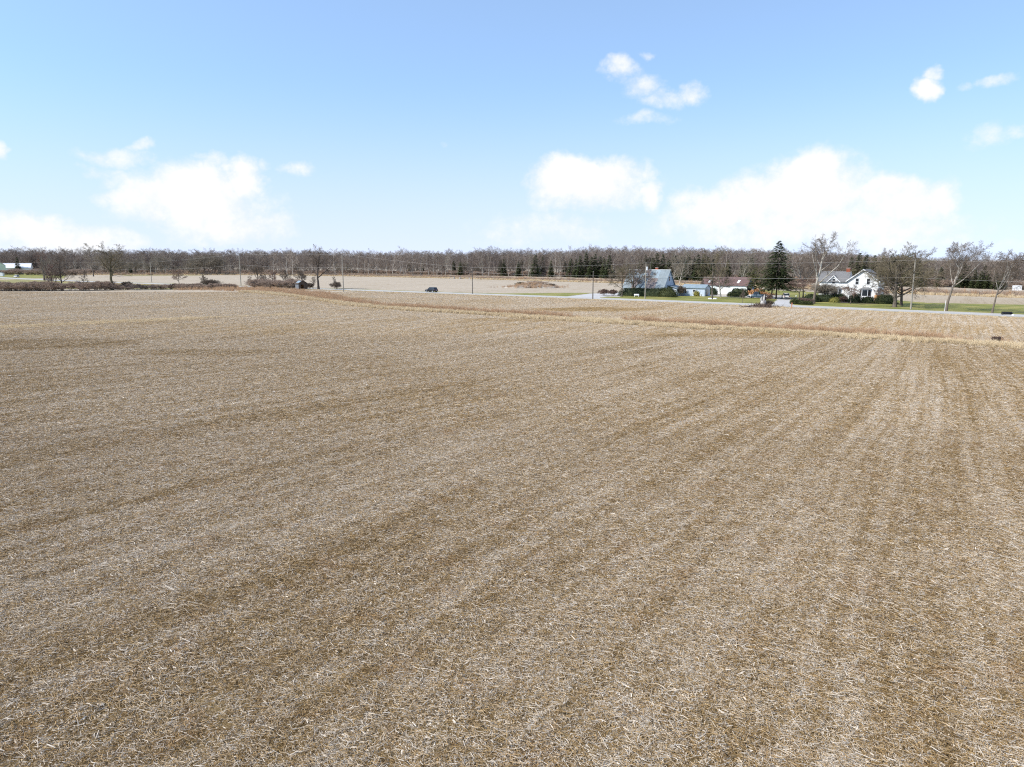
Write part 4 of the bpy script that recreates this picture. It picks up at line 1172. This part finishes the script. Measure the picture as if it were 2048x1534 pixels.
# --- garage
h2 = empty('garage', at(1493, 589.9), 'long garage with weathered red roof and wide white doors', 'garage', None, ROT)
L2, W2, ze2, zr2 = 15.2, 6.4, 3.0, 5.4
gable_walls(h2, -L2, 0, 0, W2, ze2, zr2, M['mint_wall'])
MB().prism([(.0, .02, 0), (.0, W2 - .02, 0), (.0, W2 - .02, ze2 - .03), (.0, W2 / 2, zr2 - .04), (.0, .02, ze2 - .03)], (.03, 0, 0)).build('gable_wall', M['grey_board'], h2)  # right gable only: darker grey face laid over the off-white wall
roof_slabs(h2, -L2, 0, 0, W2, ze2, zr2, M['red_roof'], over=.3, eo=.3)
sl2 = (zr2 - ze2) / (W2 / 2)
for x in (-3.6, -13.2):
    y0_, y1_ = .7, 1.9
    MB().prism([(x, y0_, ze2 + sl2 * y0_ + .17), (x + .7, y0_, ze2 + sl2 * y0_ + .17), (x + .9, y1_, ze2 + sl2 * y1_ + .17), (x + .2, y1_, ze2 + sl2 * y1_ + .17)], (0, 0, .03)).build('skylight', M['trim'], h2)
for x0, x1 in ((-9.7, -5.9),):
    d = MB().box(x0, x1, -.06, 0, .05, 2.3).build('garage_door', M['trim'], h2)
    for k in range(4):
        MB().box(x0 + .1, x1 - .1, -.085, -.06, .12 + .55 * k, .12 + .55 * k + .5).build('door_panel', M['white_wall'], d)
MB().box(-10.0, -5.6, -.16, 0, 2.32, 2.5).build('door_head', M['shingle'], h2)
MB().box(-5.2, -4.3, -.06, 0, .05, 2.05).build('door', M['trim'], h2)
window(h2, -3.0, -2.3, 1.2, 1.8, 0); window(h2, -12.6, -11.8, 1.2, 1.9, 0)
MB().prism([(.04, 1.0, 2.3), (2.2, 1.0, 1.2), (2.2, 1.0, 1.32), (.04, 1.0, 2.42)], (0, 4.6, 0)).build('lean_to_roof', M['metal_roof_dull'], h2)
MB().box(.04, 2.1, 1.3, 5.3, 0, 1.2).build('lean_to_wall', M['dark_board'], h2)

# --- white gabled house
h3 = empty('house', at(1692, 602.3), 'white house with two front gables and a red brick chimney', 'house', None, ROT)
ze3, zr3 = 5.55, 8.45
gable_walls(h3, 0, 7.6, 0, 9, ze3, zr3, M['white_wall'], 'y')
roof_slabs(h3, 0, 7.6, 0, 9, ze3, zr3, M['shingle'], 'y', .4, .4)
for sg in (0, 1):   # white barge boards
    xe = -.4 if sg == 0 else 8.0; zz = ze3 - .4 * (zr3 - ze3) / 3.8
    MB().prism([(xe, -.46, zz - .12), (3.8, -.46, zr3 - .1), (3.8, -.46, zr3 + .17), (xe, -.46, zz + .17)], (0, .05, 0)).build('barge_board', M['trim'], h3)
gable_walls(h3, -7.4, -.02, 1.2, 7.6, 5.35, 7.75, M['white_wall'], 'x', 'wing_wall')
roof_slabs(h3, -7.4, -.45, 1.2, 7.6, 5.35, 7.75, M['shingle'], 'x', .4, .4)
# front wall dormer on the wing
gable_walls(h3, -5.2, -2.3, 1.14, 4.2, 5.3, 6.75, M['white_wall'], 'y', 'dormer_wall')
roof_slabs(h3, -5.2, -2.3, 1.14, 4.2, 5.3, 6.75, M['shingle'], 'y', .3, .3)
for sg in (0, 1):
    xe = -5.5 if sg == 0 else -2.0; zz = 5.3 - .3
    MB().prism([(xe, .78, zz - .1), (-3.75, .78, 6.68), (-3.75, .78, 6.92), (xe, .78, zz + .16)], (0, .05, 0)).build('barge_board', M['trim'], h3)
window(h3, -4.1, -3.4, 4.6, 5.9, 1.14)
window(h3, 2.0, 2.75, 4.6, 6.1, 0); window(h3, 4.75, 5.5, 4.6, 6.1, 0)
chimney(h3, -.9, 4.6, 7.0, 8.75, .95, .8, M['brick'])


def bay(x, w, y, zl, zh):
    b = MB().prism([(x - w / 2, y, .2), (x - w / 4, y - .8, .2), (x + w / 4, y - .8, .2), (x + w / 2, y, .2)], (0, 0, zh - .2)).build('bay_window', M['trim'], h3)
    MB().loft([[(x - w / 2 - .2, y + .0, zh), (x - w / 4 - .1, y - 1.0, zh), (x + w / 4 + .1, y - 1.0, zh), (x + w / 2 + .2, y + .0, zh)],
               [(x - w / 4, y + .0, zh + .55), (x - w / 6, y - .15, zh + .55), (x + w / 6, y - .15, zh + .55), (x + w / 4, y + .0, zh + .55)]]).build('bay_roof', M['shingle'], b)
    MB().box(x - w / 4 + .1, x + w / 4 - .1, y - .84, y - .8, zl, zh - .2).build('pane', M['glass'], b)
    for sg in (-1, 1):
        a_ = Vector((x + sg * (w / 2 - .12), y - .19, 0)); c_ = Vector((x + sg * (w / 4 + .06), y - .74, 0)); nn = Vector((sg * .94, -.33, 0)).normalized() * .03
        MB().prism([(a_.x, a_.y, zl), (c_.x, c_.y, zl), (c_.x, c_.y, zh - .2), (a_.x, a_.y, zh - .2)], nn).build('pane', M['glass'], b)


bay(-2.9, 2.6, 1.17, 1.6, 3.3)
bay(4.6, 2.9, 0, 1.6, 3.3)
MB().box(7.0, 8.6, -.9, -.05, 0, 1.9).build('wooden_porch', M['firewood'], h3)

# --- far farm at left
h4 = empty('farm_building', at(13, 548), 'pale green gabled farm building at the left edge', 'building', None, .62)
gable_walls(h4, -14, 0, 0, 20, 6.9, 11.6, M['green_wall'], 'y')
roof_slabs(h4, -14, 0, 0, 20, 6.9, 11.6, M['shingle'], 'y', .3, .3)
MB().box(-9, -6, -.1, 0, .1, 3.2).build('door', M['trim'], h4)
h5 = empty('farm_shed', at(12, 546.2), 'long farm shed with bright white metal roof', 'building', None, .42)
gable_walls(h5, -3, 17.5, 2, 13, 4.6, 8.0, M['white_wall'])
roof_slabs(h5, -3, 17.5, 2, 13, 4.6, 8.0, M['bright_roof'], over=.4, eo=.6)
for x in (3, 8, 13): window(h5, x - .5, x + .5, 1.2, 2.3, 2)
MB().box(5.2, 7.6, 1.92, 2, .1, 2.6).build('door', M['dark_board'], h5)
h6 = empty('hut', at(2, 552.5), 'small off white hut in front of the pale green farm building', 'hut', None, .1)
gable_walls(h6, -1.2, 1.2, 0, 2, 2.1, 2.7, M['trim'], 'y')
roof_slabs(h6, -1.2, 1.2, 0, 2, 2.1, 2.7, M['shingle'], 'y', .1, .1, .07)

# --- old shed in the brush
h7 = empty('shed', at(597.5, 579.8), 'weathered grey plank shed with an open doorway', 'shed', None, .62)
Ls, Ws, zes, zrs = 3.5, 3.4, 2.35, 3.5
for k in range(9):       # left wall, plank by plank
    y0_ = k * Ls / 9
    MB().box(-.03 - .012 * (k % 2), .03, y0_ + .008, y0_ + Ls / 9 - .008, .05 + .04 * ((k * 7) % 3), zes).build('plank', M['grey_board'], h7)
for k in range(9):       # front gable planks round the doorway
    x0_ = k * Ws / 9 + .04; xm_ = x0_ + Ws / 18; zt = zes + (zrs - zes) * (1 - abs(xm_ - Ws / 2) / (Ws / 2)) - .05
    MB().box(x0_ + .008, x0_ + Ws / 9 - .008, -.03 - .012 * (k % 2), .03, 1.95 if k in (2, 3, 4) else .04, zt).build('plank', M['dark_board'], h7)
MB().box(Ws - .03, Ws + .03, 0, Ls, 0, zes).build('side_wall', M['dark_board'], h7)
MB().box(.05, Ws - .05, Ls - .05, Ls, 0, zes).build('back_wall', M['firewood'], h7)
roof_slabs(h7, 0, Ws, 0, Ls, zes, zrs, M['dark_board'], 'y', .25, .3, .08)
MB().prism([(.15, .0, zes + .25), (1.2, .0, zes + .96), (1.2, .0, zes + 1.0), (.15, .0, zes + .29)], (0, 3.2, 0)).build('roof_patch', M['metal_roof'], h7)
for k in range(2):
    MB().box(.02, .1, .06, .14, 0, 2) if k else MB().box(-.05, .05, -.07, .03, 0, zes).build('corner_post', M['grey_board'], h7)

# ================================================================== vehicles
def wheel(parent, x, y, r, w):
    sg = 1 if y > 0 else -1
    t = MB().bar((x, y - w / 2, r), (x, y + w / 2, r), r, r, 16).build('wheel', M['tyre'], parent)
    MB().bar((x, y + sg * (w / 2 - .02), r), (x, y + sg * (w / 2 + .015), r), r * .62, r * .55, 12).build('rim', M['rim'], t)


def car(label, loc, rz, paint, L=4.6, W=1.85, Hh=1.68, pickup=False, roofmat=None):
    root = empty('pickup_truck' if pickup else 'car', loc, label, 'truck' if pickup else 'car', None, rz)
    b = MB(); hw = W / 2
    st = [(-L / 2, .48, .88, .86), (-L / 2 + .12, .32, 1.0, .96), (-L * .3, .27, 1.03, 1), (-.1, .25, 1.0, 1), (L * .2, .25, .98, 1), (L * .3, .27, .95, .99), (L / 2 - .25, .3, .86, .95), (L / 2, .42, .72, .82)]
    rings = []
    for x, z0, z1, f in st:
        w = hw * f
        rings.append([(x, -w * .9, z0), (x, w * .9, z0), (x, w, z0 + .18), (x, w, z1 - .2), (x, w * .9, z1), (x, -w * .9, z1), (x, -w, z1 - .2), (x, -w, z0 + .18)])
    b.loft(rings).build('body', paint, root, False)
    r0, r1 = ((-L * .12, L * .24) if pickup else (-L * .46, L * .24))
    zt = Hh; zb = .98
    def ring(x, z, w): return [(x, -w, z), (x, w, z)]
    cab = MB(); a0, a1 = r0 + (.12 if pickup else .35), r1 - .75
    cab.loft([[(r0, -hw * .9, zb), (r1, -hw * .9, zb), (r1, hw * .9, zb), (r0, hw * .9, zb)], [(a0, -hw * .74, zt), (a1, -hw * .74, zt), (a1, hw * .74, zt), (a0, hw * .74, zt)]])
    cab.build('cabin', paint, root)
    MB().box(a0 + .03, a1 - .03, -hw * .72, hw * .72, zt, zt + .03).build('roof', roofmat or paint, root)
    def lerp(a, b_, t): return a + (b_ - a) * t
    def wpt(x_t, z_t, side):
        xl, xr = lerp(r0, a0, z_t), lerp(r1, a1, z_t)
        return Vector((lerp(xl, xr, x_t), side * (lerp(hw * .9, hw * .74, z_t) + .004), lerp(zb, zt, z_t)))
    for side in (-1, 1):
        for u0, u1 in ((.06, .34), (.37, .62), (.65, .93)) if not pickup else ((.08, .46), (.52, .92)):
            MB().prism([wpt(u0, .12, side), wpt(u1, .12, side), wpt(u1, .86, side), wpt(u0, .86, side)], (0, side * .012, 0)).build('window', M['glass'], root)
        MB().box(r1 - .75, r1 - .6, side * hw - .02 if side > 0 else -hw - .14, hw + .14 if side > 0 else -hw + .02, .98, 1.12).build('mirror', paint, root)
        MB().box(L / 2 - .12, L / 2 - .02, side * hw * .72 - .16, side * hw * .72 + .1, .6, .74).build('headlight', M['lamp_clear'], root)
        MB().box(-L / 2 - .03, -L / 2 + .1, side * hw * .72 - .1, side * hw * .72 + .1, .72, .95).build('tail_light', M['lamp_red'], root)
        for x in (-L * .3, L * .31): wheel(root, x, side * (hw - .09), .35, .22)
    for xe0, xe1, nm in ((r0, a0, 'rear_window'), (r1, a1, 'windscreen')):
        sgn = -1 if xe0 == r0 else 1
        MB().prism([(lerp(xe0, xe1, .15) + sgn * .004, -hw * .78, lerp(zb, zt, .15)), (lerp(xe0, xe1, .15) + sgn * .004, hw * .78, lerp(zb, zt, .15)), (lerp(xe0, xe1, .85) + sgn * .004, hw * .68, lerp(zb, zt, .85)), (lerp(xe0, xe1, .85) + sgn * .004, -hw * .68, lerp(zb, zt, .85))], (sgn * .012, 0, .004)).build(nm, M['glass'], root)
    if pickup:
        bed = MB()
        bed.box(-L / 2 + .1, r0 - .02, -hw * .97, -hw * .88, 1.0, 1.12).box(-L / 2 + .1, r0 - .02, hw * .88, hw * .97, 1.0, 1.12).box(-L / 2 + .02, -L / 2 + .1, -hw * .97, hw * .97, .9, 1.12)
        bed.build('bed_rail', paint, root)
    MB().box(-L / 2 - .08, -L / 2 + .02, -hw * .8, hw * .8, .4, .58).build('bumper', M['black'], root)
    MB().box(L / 2 - .04, L / 2 + .06, -hw * .78, hw * .78, .38, .55).build('bumper', M['black'], root)
    MB().box(-L / 2 - .045, -L / 2 - .005, -.26, .26, .68, .8).build('number_plate', M['lamp_clear'], root)
    return root


cx = at(856, 585.2).x
pc = Vector((cx, road_y(cx), .06)) + E2 * 1.6
car('black car driving away along the country road', pc, ROT + math.pi, M['carblack'], 4.7, 1.9, 1.68)
pp_ = at(1514, 596.3)
car('blue pickup truck parked in front of the firewood pile', Vector((pp_.x, pp_.y, .05)), ROT + math.pi + .1, M['carblue'], 5.3, 1.9, 1.8, True)
pp_ = at(1571, 598.4)
car('white car parked with its tail to the driveway', Vector((pp_.x, pp_.y, .05)), 1.32, M['carwhite'], 4.6, 1.85, 1.72)
pp_ = at(33, 555)
car('white car parked on the farm track at far left', Vector((pp_.x, pp_.y, .03)), 2.6, M['carwhite'], 4.4, 1.8, 1.65)
pp_ = at(41, 549)
car('dark green car parked before the long white roofed shed', Vector((pp_.x, pp_.y, .03)), 3.0, M['cargreen'], 4.6, 1.8, 1.5)

# ================================================================== utility poles and wires
def pole(label, px, base, top, r, mat, arm=False, trans=False):
    p = at(px, base); h = z_at(p.y, top)
    root = empty('utility_pole', p, label, 'utility pole', 'utility poles along the road')
    MB().bar((0, 0, 0), (0, 0, h), r, r * .68, 10).build('pole', M[mat], root)
    MB().bar((0, 0, h), (0, 0, h + .28), .06, .045, 8).build('insulator', M['stone'], root)
    if arm:
        MB().box(-.9, .9, -.06, .06, h - .9, h - .76).build('crossarm', M[mat], root)
    if trans:
        MB().bar((.32, 0, h - 1.9), (.32, 0, h - .9), .24, .24, 12).build('transformer', M['trim'], root)
        MB().bar((.05, 0, h - 1.4), (.12, 0, h - 1.4), .05, .05, 6).build('bracket', M['pole_dark'], root)
    MB().bar((0, r * .9, h * .66), (0, r * .9 + .12, h * .66), .05, .05, 6).build('cable_clamp', M['pole_dark'], root)
    return Vector((p.x, p.y, h))


PA = pole('distant grey pole standing beyond the hedgerow at left', 303.5, 565, 525, .17, 'pole')
PB = pole('pale tall pole between the hedgerow and the old shed', 482, 571, 508, .2, 'pole')
PC = pole('pale tall pole just right of the large dark bare tree', 687, 583.5, 509, .2, 'pole')
PD = pole('thin brown pole right of the black car', 945, 587.8, 536, .14, 'pole_dark')
PE = pole('short grey pole at the mouth of the first driveway', 1185.5, 599, 544, .16, 'pole_dark')
PF = pole('grey pole with a transformer in front of the metal roofed house', 1290, 597.5, 527, .17, 'pole', False, True)
PG = pole('leaning looking grey pole among the right lawn trees', 1821.5, 618.5, 522, .19, 'pole')
p0 = at(-190, 561); PZ = Vector((p0.x, p0.y, 10))
p1 = at(2480, 655); PH = Vector((p1.x, p1.y, 11))


def wire(label, a, b, za, zb, sag, r=.015):
    A = Vector((a.x, a.y, za)); B_ = Vector((b.x, b.y, zb)); n = 14
    P = np.array([[tuple(A + (B_ - A) * (i / n) - Vector((0, 0, sag * 4 * (i / n) * (1 - i / n)))) for i in range(n + 1)]])
    V, Q = tubes(P, np.full((1, n + 1), r), 4)
    o = link('overhead_wire', np_mesh('overhead_wire', V, Q, M['wire']))
    set_props(o, label, 'wire', 'overhead wires along the road')


spans = [(PZ, PA, 'from the distant pole off to the left'), (PA, PB, 'between the distant pole and the first tall pale pole'), (PB, PC, 'between the two tall pale poles'), (PC, PD, 'from the pole by the large bare tree to the thin brown pole'),
         (PD, PF, 'from the thin brown pole to the transformer pole'), (PF, PG, 'from the transformer pole to the right lawn pole'), (PG, PH, 'from the right lawn pole off to the right')]
for a, b, w in spans:
    wire('upper wire ' + w, a, b, a.z + .2, b.z + .2, .45)
    wire('lower wire ' + w, a, b, a.z * (.66 if a.z > 9.5 else .84), b.z * (.66 if b.z > 9.5 else .84), .5)

# ================================================================== small things
# broken dead trunk in the near field
p = at(1526, 614.3)
st_ = empty('dead_trunk', p, 'bleached broken tree trunk with two jagged prongs at the road side', 'tree stump')
rs = random.Random(8)
def ringz(cx_, cy_, z, r, k=12, sq=.85):
    return [(cx_ + r * (1 + .16 * math.sin(5 * t + z * 2)) * math.cos(t), cy_ + r * sq * (1 + .12 * math.sin(3 * t + z)) * math.sin(t), z + rs.uniform(-.03, .03)) for t in [2 * math.pi * i / k for i in range(k)]]
m_ = MB()
m_.loft([ringz(0, 0, 0, .98), ringz(0, 0, .35, .80), ringz(-.02, 0, .8, .72), ringz(-.03, 0, 1.2, .66), ringz(-.02, 0, 1.55, .60)])
m_.build('trunk', M['deadwood'], st_, True)
m_ = MB(); m_.loft([ringz(-.38, 0, 1.3, .34), ringz(-.45, 0, 1.75, .27), ringz(-.48, 0, 2.1, .2), ringz(-.5, .02, 2.35, .05)]); m_.build('prong', M['deadwood'], st_, True)
m_ = MB(); m_.loft([ringz(.22, 0, 1.3, .42), ringz(.28, 0, 1.9, .34), ringz(.25, 0, 2.4, .25), ringz(.2, .02, 2.75, .14), ringz(.12, .0, 2.95, .04)]); m_.build('prong', M['deadwood'], st_, True)
m_ = MB(); m_.loft([ringz(.5, -.05, 2.2, .12), ringz(.68, -.05, 2.55, .1), ringz(.85, -.05, 2.75, .03)]); m_.build('broken_limb', M['deadwood'], st_, True)
m_ = MB(); m_.loft([ringz(.42, -.22, 1.75, .17), ringz(.40, -.22, 2.1, .2), ringz(.34, -.2, 2.5, .1)]); m_.build('hollow', M['deadwood_dark'], st_, True)  # near-black solid shape set against the right prong
# brush heap round it
gb = np.random.default_rng(77); n = 900
c = np.stack([gb.normal(0, 1.75, n) - .2, gb.normal(0, .8, n) - .4], 1); hh = np.exp(-(c[:, 0] ** 2 / 5 + c[:, 1] ** 2 / 1.4)) * .9
dirs = norm(gb.normal(size=(n, 3)) * np.array([1, 1, .35])); ln = gb.uniform(.5, 1.5, n)
P, R, _ = grow(np.concatenate([c, (hh * gb.random(n) + .05)[:, None]], 1) - dirs * ln[:, None] / 2 * np.array([1, 1, .2]), dirs, ln, gb.uniform(.02, .06, n), 4, 0, .2, .5, .01)
P[..., 2] = np.abs(P[..., 2]) + .03
V, Q = tubes(P, R, 4)
bp = empty('brush_heap', p, 'heap of broken branches around the bleached dead trunk', 'brush pile')
o = link('branches', np_mesh('branches', V, Q, pm('heap_branches', (0.20, 0.14, 0.105), (0.10, 0.07, 0.055), 1.2, .9)), bp); o['kind'] = 'stuff'


def rock(label, loc, sx, sy, sz, seed, group=None, mat='stone'):
    g = random.Random(seed); mb = MB(); rings = []
    for i, (f, z) in enumerate(((.85, 0), (1, .35), (.85, .7), (.45, 1))):
        rings.append([(sx * f * math.cos(t) * g.uniform(.8, 1.1), sy * f * math.sin(t) * g.uniform(.8, 1.1), sz * z * g.uniform(.9, 1.1)) for t in [2 * math.pi * k / 9 for k in range(9)]])
    o = mb.loft(rings).build('rock', M[mat], None, False, loc)
    o.rotation_euler = (0, 0, g.random() * 6)
    return set_props(o, label, 'rock', group)


rock('pale flat slab of wood and stone left of the brush heap', p + Vector((-2.6, -.7, 0)), .8, .4, .25, 1)
rock('pale upright stone right of the bleached trunk', p + Vector((1.9, -.9, 0)), .3, .28, .75, 2)
rock('small brown stone at the right end of the brush heap', p + Vector((2.7, -.8, 0)), .45, .35, .4, 3, mat='dirt')
gr = np.random.default_rng(5)
for k in range(34):      # stone row at the far edge of the far field
    px = 895 + 330 * (k + gr.random()) / 34
    q = at(px, np.interp(px, [895, 1000, 1230], [557.0, 559.3, 565.8])) + Vector((0, gr.uniform(-3, 1), 0))
    rock('pale field stone in the row along the far field margin', q, gr.uniform(.5, 1.1), gr.uniform(.4, .8), gr.uniform(.4, .9), 30 + k, 'field stones along the far margin')

# earth mound
q = at(1062, 575.5); mb = MB(); rings = []
for f, z in ((1, -.05), (.8, .35), (.55, .9), (.3, 1.35), (.06, 1.5)):
    rings.append([(11.5 * f * math.cos(t) * (1 + .12 * math.sin(3 * t + f * 4)) + 1.5 * (1 - f), 5 * f * math.sin(t) * (1 + .15 * math.sin(5 * t)), z) for t in [2 * math.pi * k / 28 for k in range(28)]])
o = mb.loft(rings).build('mound', M['gravel'], None, True, q); o['kind'] = 'structure'
mg = gb.normal(0, 1, (420, 3)) * np.array([5.2, 2.0, 0]) + np.array([q.x, q.y - 1.0, 0])
mg[:, 2] = np.maximum(0, 1.35 - np.hypot((mg[:, 0] - q.x) / 8, (mg[:, 1] - q.y) / 3.6) * 1.35)
grow_stuff('dry_weeds', mg, weed_t + greyweed_t, .6, 1.2, 'dry weeds growing over the earth mound', 'weeds', 98)

# firewood heap behind the pickup
q = at(1514, 590.2); n = 420
c = np.stack([gb.normal(0, 2.4, n), gb.normal(0, 1.0, n)], 1); top = 2.1 * np.exp(-(c[:, 0] ** 2 / 11 + c[:, 1] ** 2 / 2.2))
dirs = norm(gb.normal(size=(n, 3)) * np.array([1, 1, .5])); ln = gb.uniform(.35, .6, n)
P, R, _ = grow(np.concatenate([c, (top * gb.random(n) ** .5 + .08)[:, None]], 1), dirs, ln, gb.uniform(.08, .16, n), 3, 0, .02, .9, .02)
P[..., 2] = np.abs(P[..., 2]) + .05
V, Q = tubes(P, R, 5)
fp = empty('firewood_pile', q, 'heap of orange split firewood behind the blue pickup truck', 'firewood')
o = link('logs', np_mesh('logs', V, Q, M['firewood']), fp); o['kind'] = 'stuff'
rr_ = MB(); rr_.loft([[(3.2 * f * math.cos(t), 1.3 * f * math.sin(t), z) for t in [2 * math.pi * k / 14 for k in range(14)]] for f, z in ((1, 0), (.75, .8), (.4, 1.4), (.1, 1.75))])
rr_.build('heap_core', M['firewood'], fp)

# garden bench under the hedge
q = at(1273, 593.6); b_ = empty('garden_bench', q, 'low white garden bench in front of the long hedge', 'bench', None, -.15)
MB().box(-.75, .75, -.2, .2, .42, .48).build('seat', M['trim'], b_)
for x in (-.6, .6): MB().box(x - .06, x + .06, -.18, .18, 0, .42).build('leg', M['trim'], b_)
MB().box(-.75, .75, .2, .25, .5, .85).build('backrest', M['trim'], b_)
# pale stones round the tree foot
q = at(1425, 598.2); e_ = empty('stone_ring', q, 'ring of pale edging stones round the foot of the lawn tree', 'edging')
for k in range(9):
    t = 2 * math.pi * k / 9
    MB().loft([[(1.05 * math.cos(t) + .26 * f * math.cos(u), .7 * math.sin(t) + .2 * f * math.sin(u), z) for u in [2 * math.pi * i / 7 for i in range(7)]] for f, z in ((1, 0), (.9, .2), (.4, .32))]).build('stone', M['trim'], e_)
# white planter at the annex corner
q = at(1402, 592.6)
o = MB().loft([[(f * .25 * math.cos(u), f * .25 * math.sin(u), z) for u in [2 * math.pi * i / 10 for i in range(10)]] for f, z in ((.6, 0), (.8, .1), (1, .6), (1.15, .65))]).build('planter', M['trim'], None, True, q)
set_props(o, 'white garden urn next to the yellow bush by the annex', 'planter')
# lamp balls at the driveway
for px, base, lab in ((1591.5, 603.5, 'white globe lamp post at the driveway beside the low olive bush'), (1610, 598, 'white globe lamp post behind the pinkish tree')):
    q = at(px, base); l_ = empty('lamp_post', q, lab, 'lamp', 'globe lamp posts')
    MB().bar((0, 0, 0), (0, 0, 1.35), .04, .035).build('post', M['black'], l_)
    MB().loft([[(.17 * math.sin(v) * math.cos(u), .17 * math.sin(v) * math.sin(u), 1.5 - .17 * math.cos(v)) for u in [2 * math.pi * i / 10 for i in range(10)]] for v in (.15, .7, 1.2, 1.57, 2.0, 2.5, 3.0)]).build('globe', M['trim'], l_, True)
# orange marker in the ditch
q = at(1583, 617); mk_ = empty('marker_post', q, 'orange marker post in the near verge opposite the second driveway', 'marker post')
MB().bar((0, 0, 0), (0, 0, 1.35), .09, .08).build('post', M['orange'], mk_)
MB().box(-.14, .14, -.10, -.06, .85, 1.3).build('reflector', M['orange'], mk_)
# black bench like box and the white board
q = at(2014, 630); bb = empty('roadside_bench', q, 'low black bench at the roadside far right', 'bench', None, ROT * .3)
MB().box(-.95, .95, -.25, .25, .38, .5).build('seat', M['black'], bb)
for x in (-.85, .85): MB().box(x - .06, x + .06, -.24, .24, 0, .38).build('leg', M['black'], bb)
MB().box(-.95, .95, .25, .31, .12, .68).build('backrest', M['black'], bb)
q = at(2025, 631.2); rock('small white stone beside the black roadside bench', q, .35, .25, .22, 9, mat='trim')
q = at(2033, 585.5); s_ = empty('sign_board', q, 'blank white board standing before the wood at the right edge', 'board', None, -.3)
MB().box(-1.4, 1.4, -.05, .05, .75, 2.5).build('board', M['trim'], s_)
for x in (-1.2, 1.2): MB().box(x - .06, x + .06, .055, .17, 0, 2.3).build('post', M['pole'], s_)
# thin white stake by the bent tree
q = at(1889, 623); sk_ = MB().bar((0, 0, 0), (.05, 0, 2.4), .045, .04).build('stake', M['trim'], None, False, q)
set_props(sk_, 'thin white stake next to the bent trunk on the right lawn', 'stake')
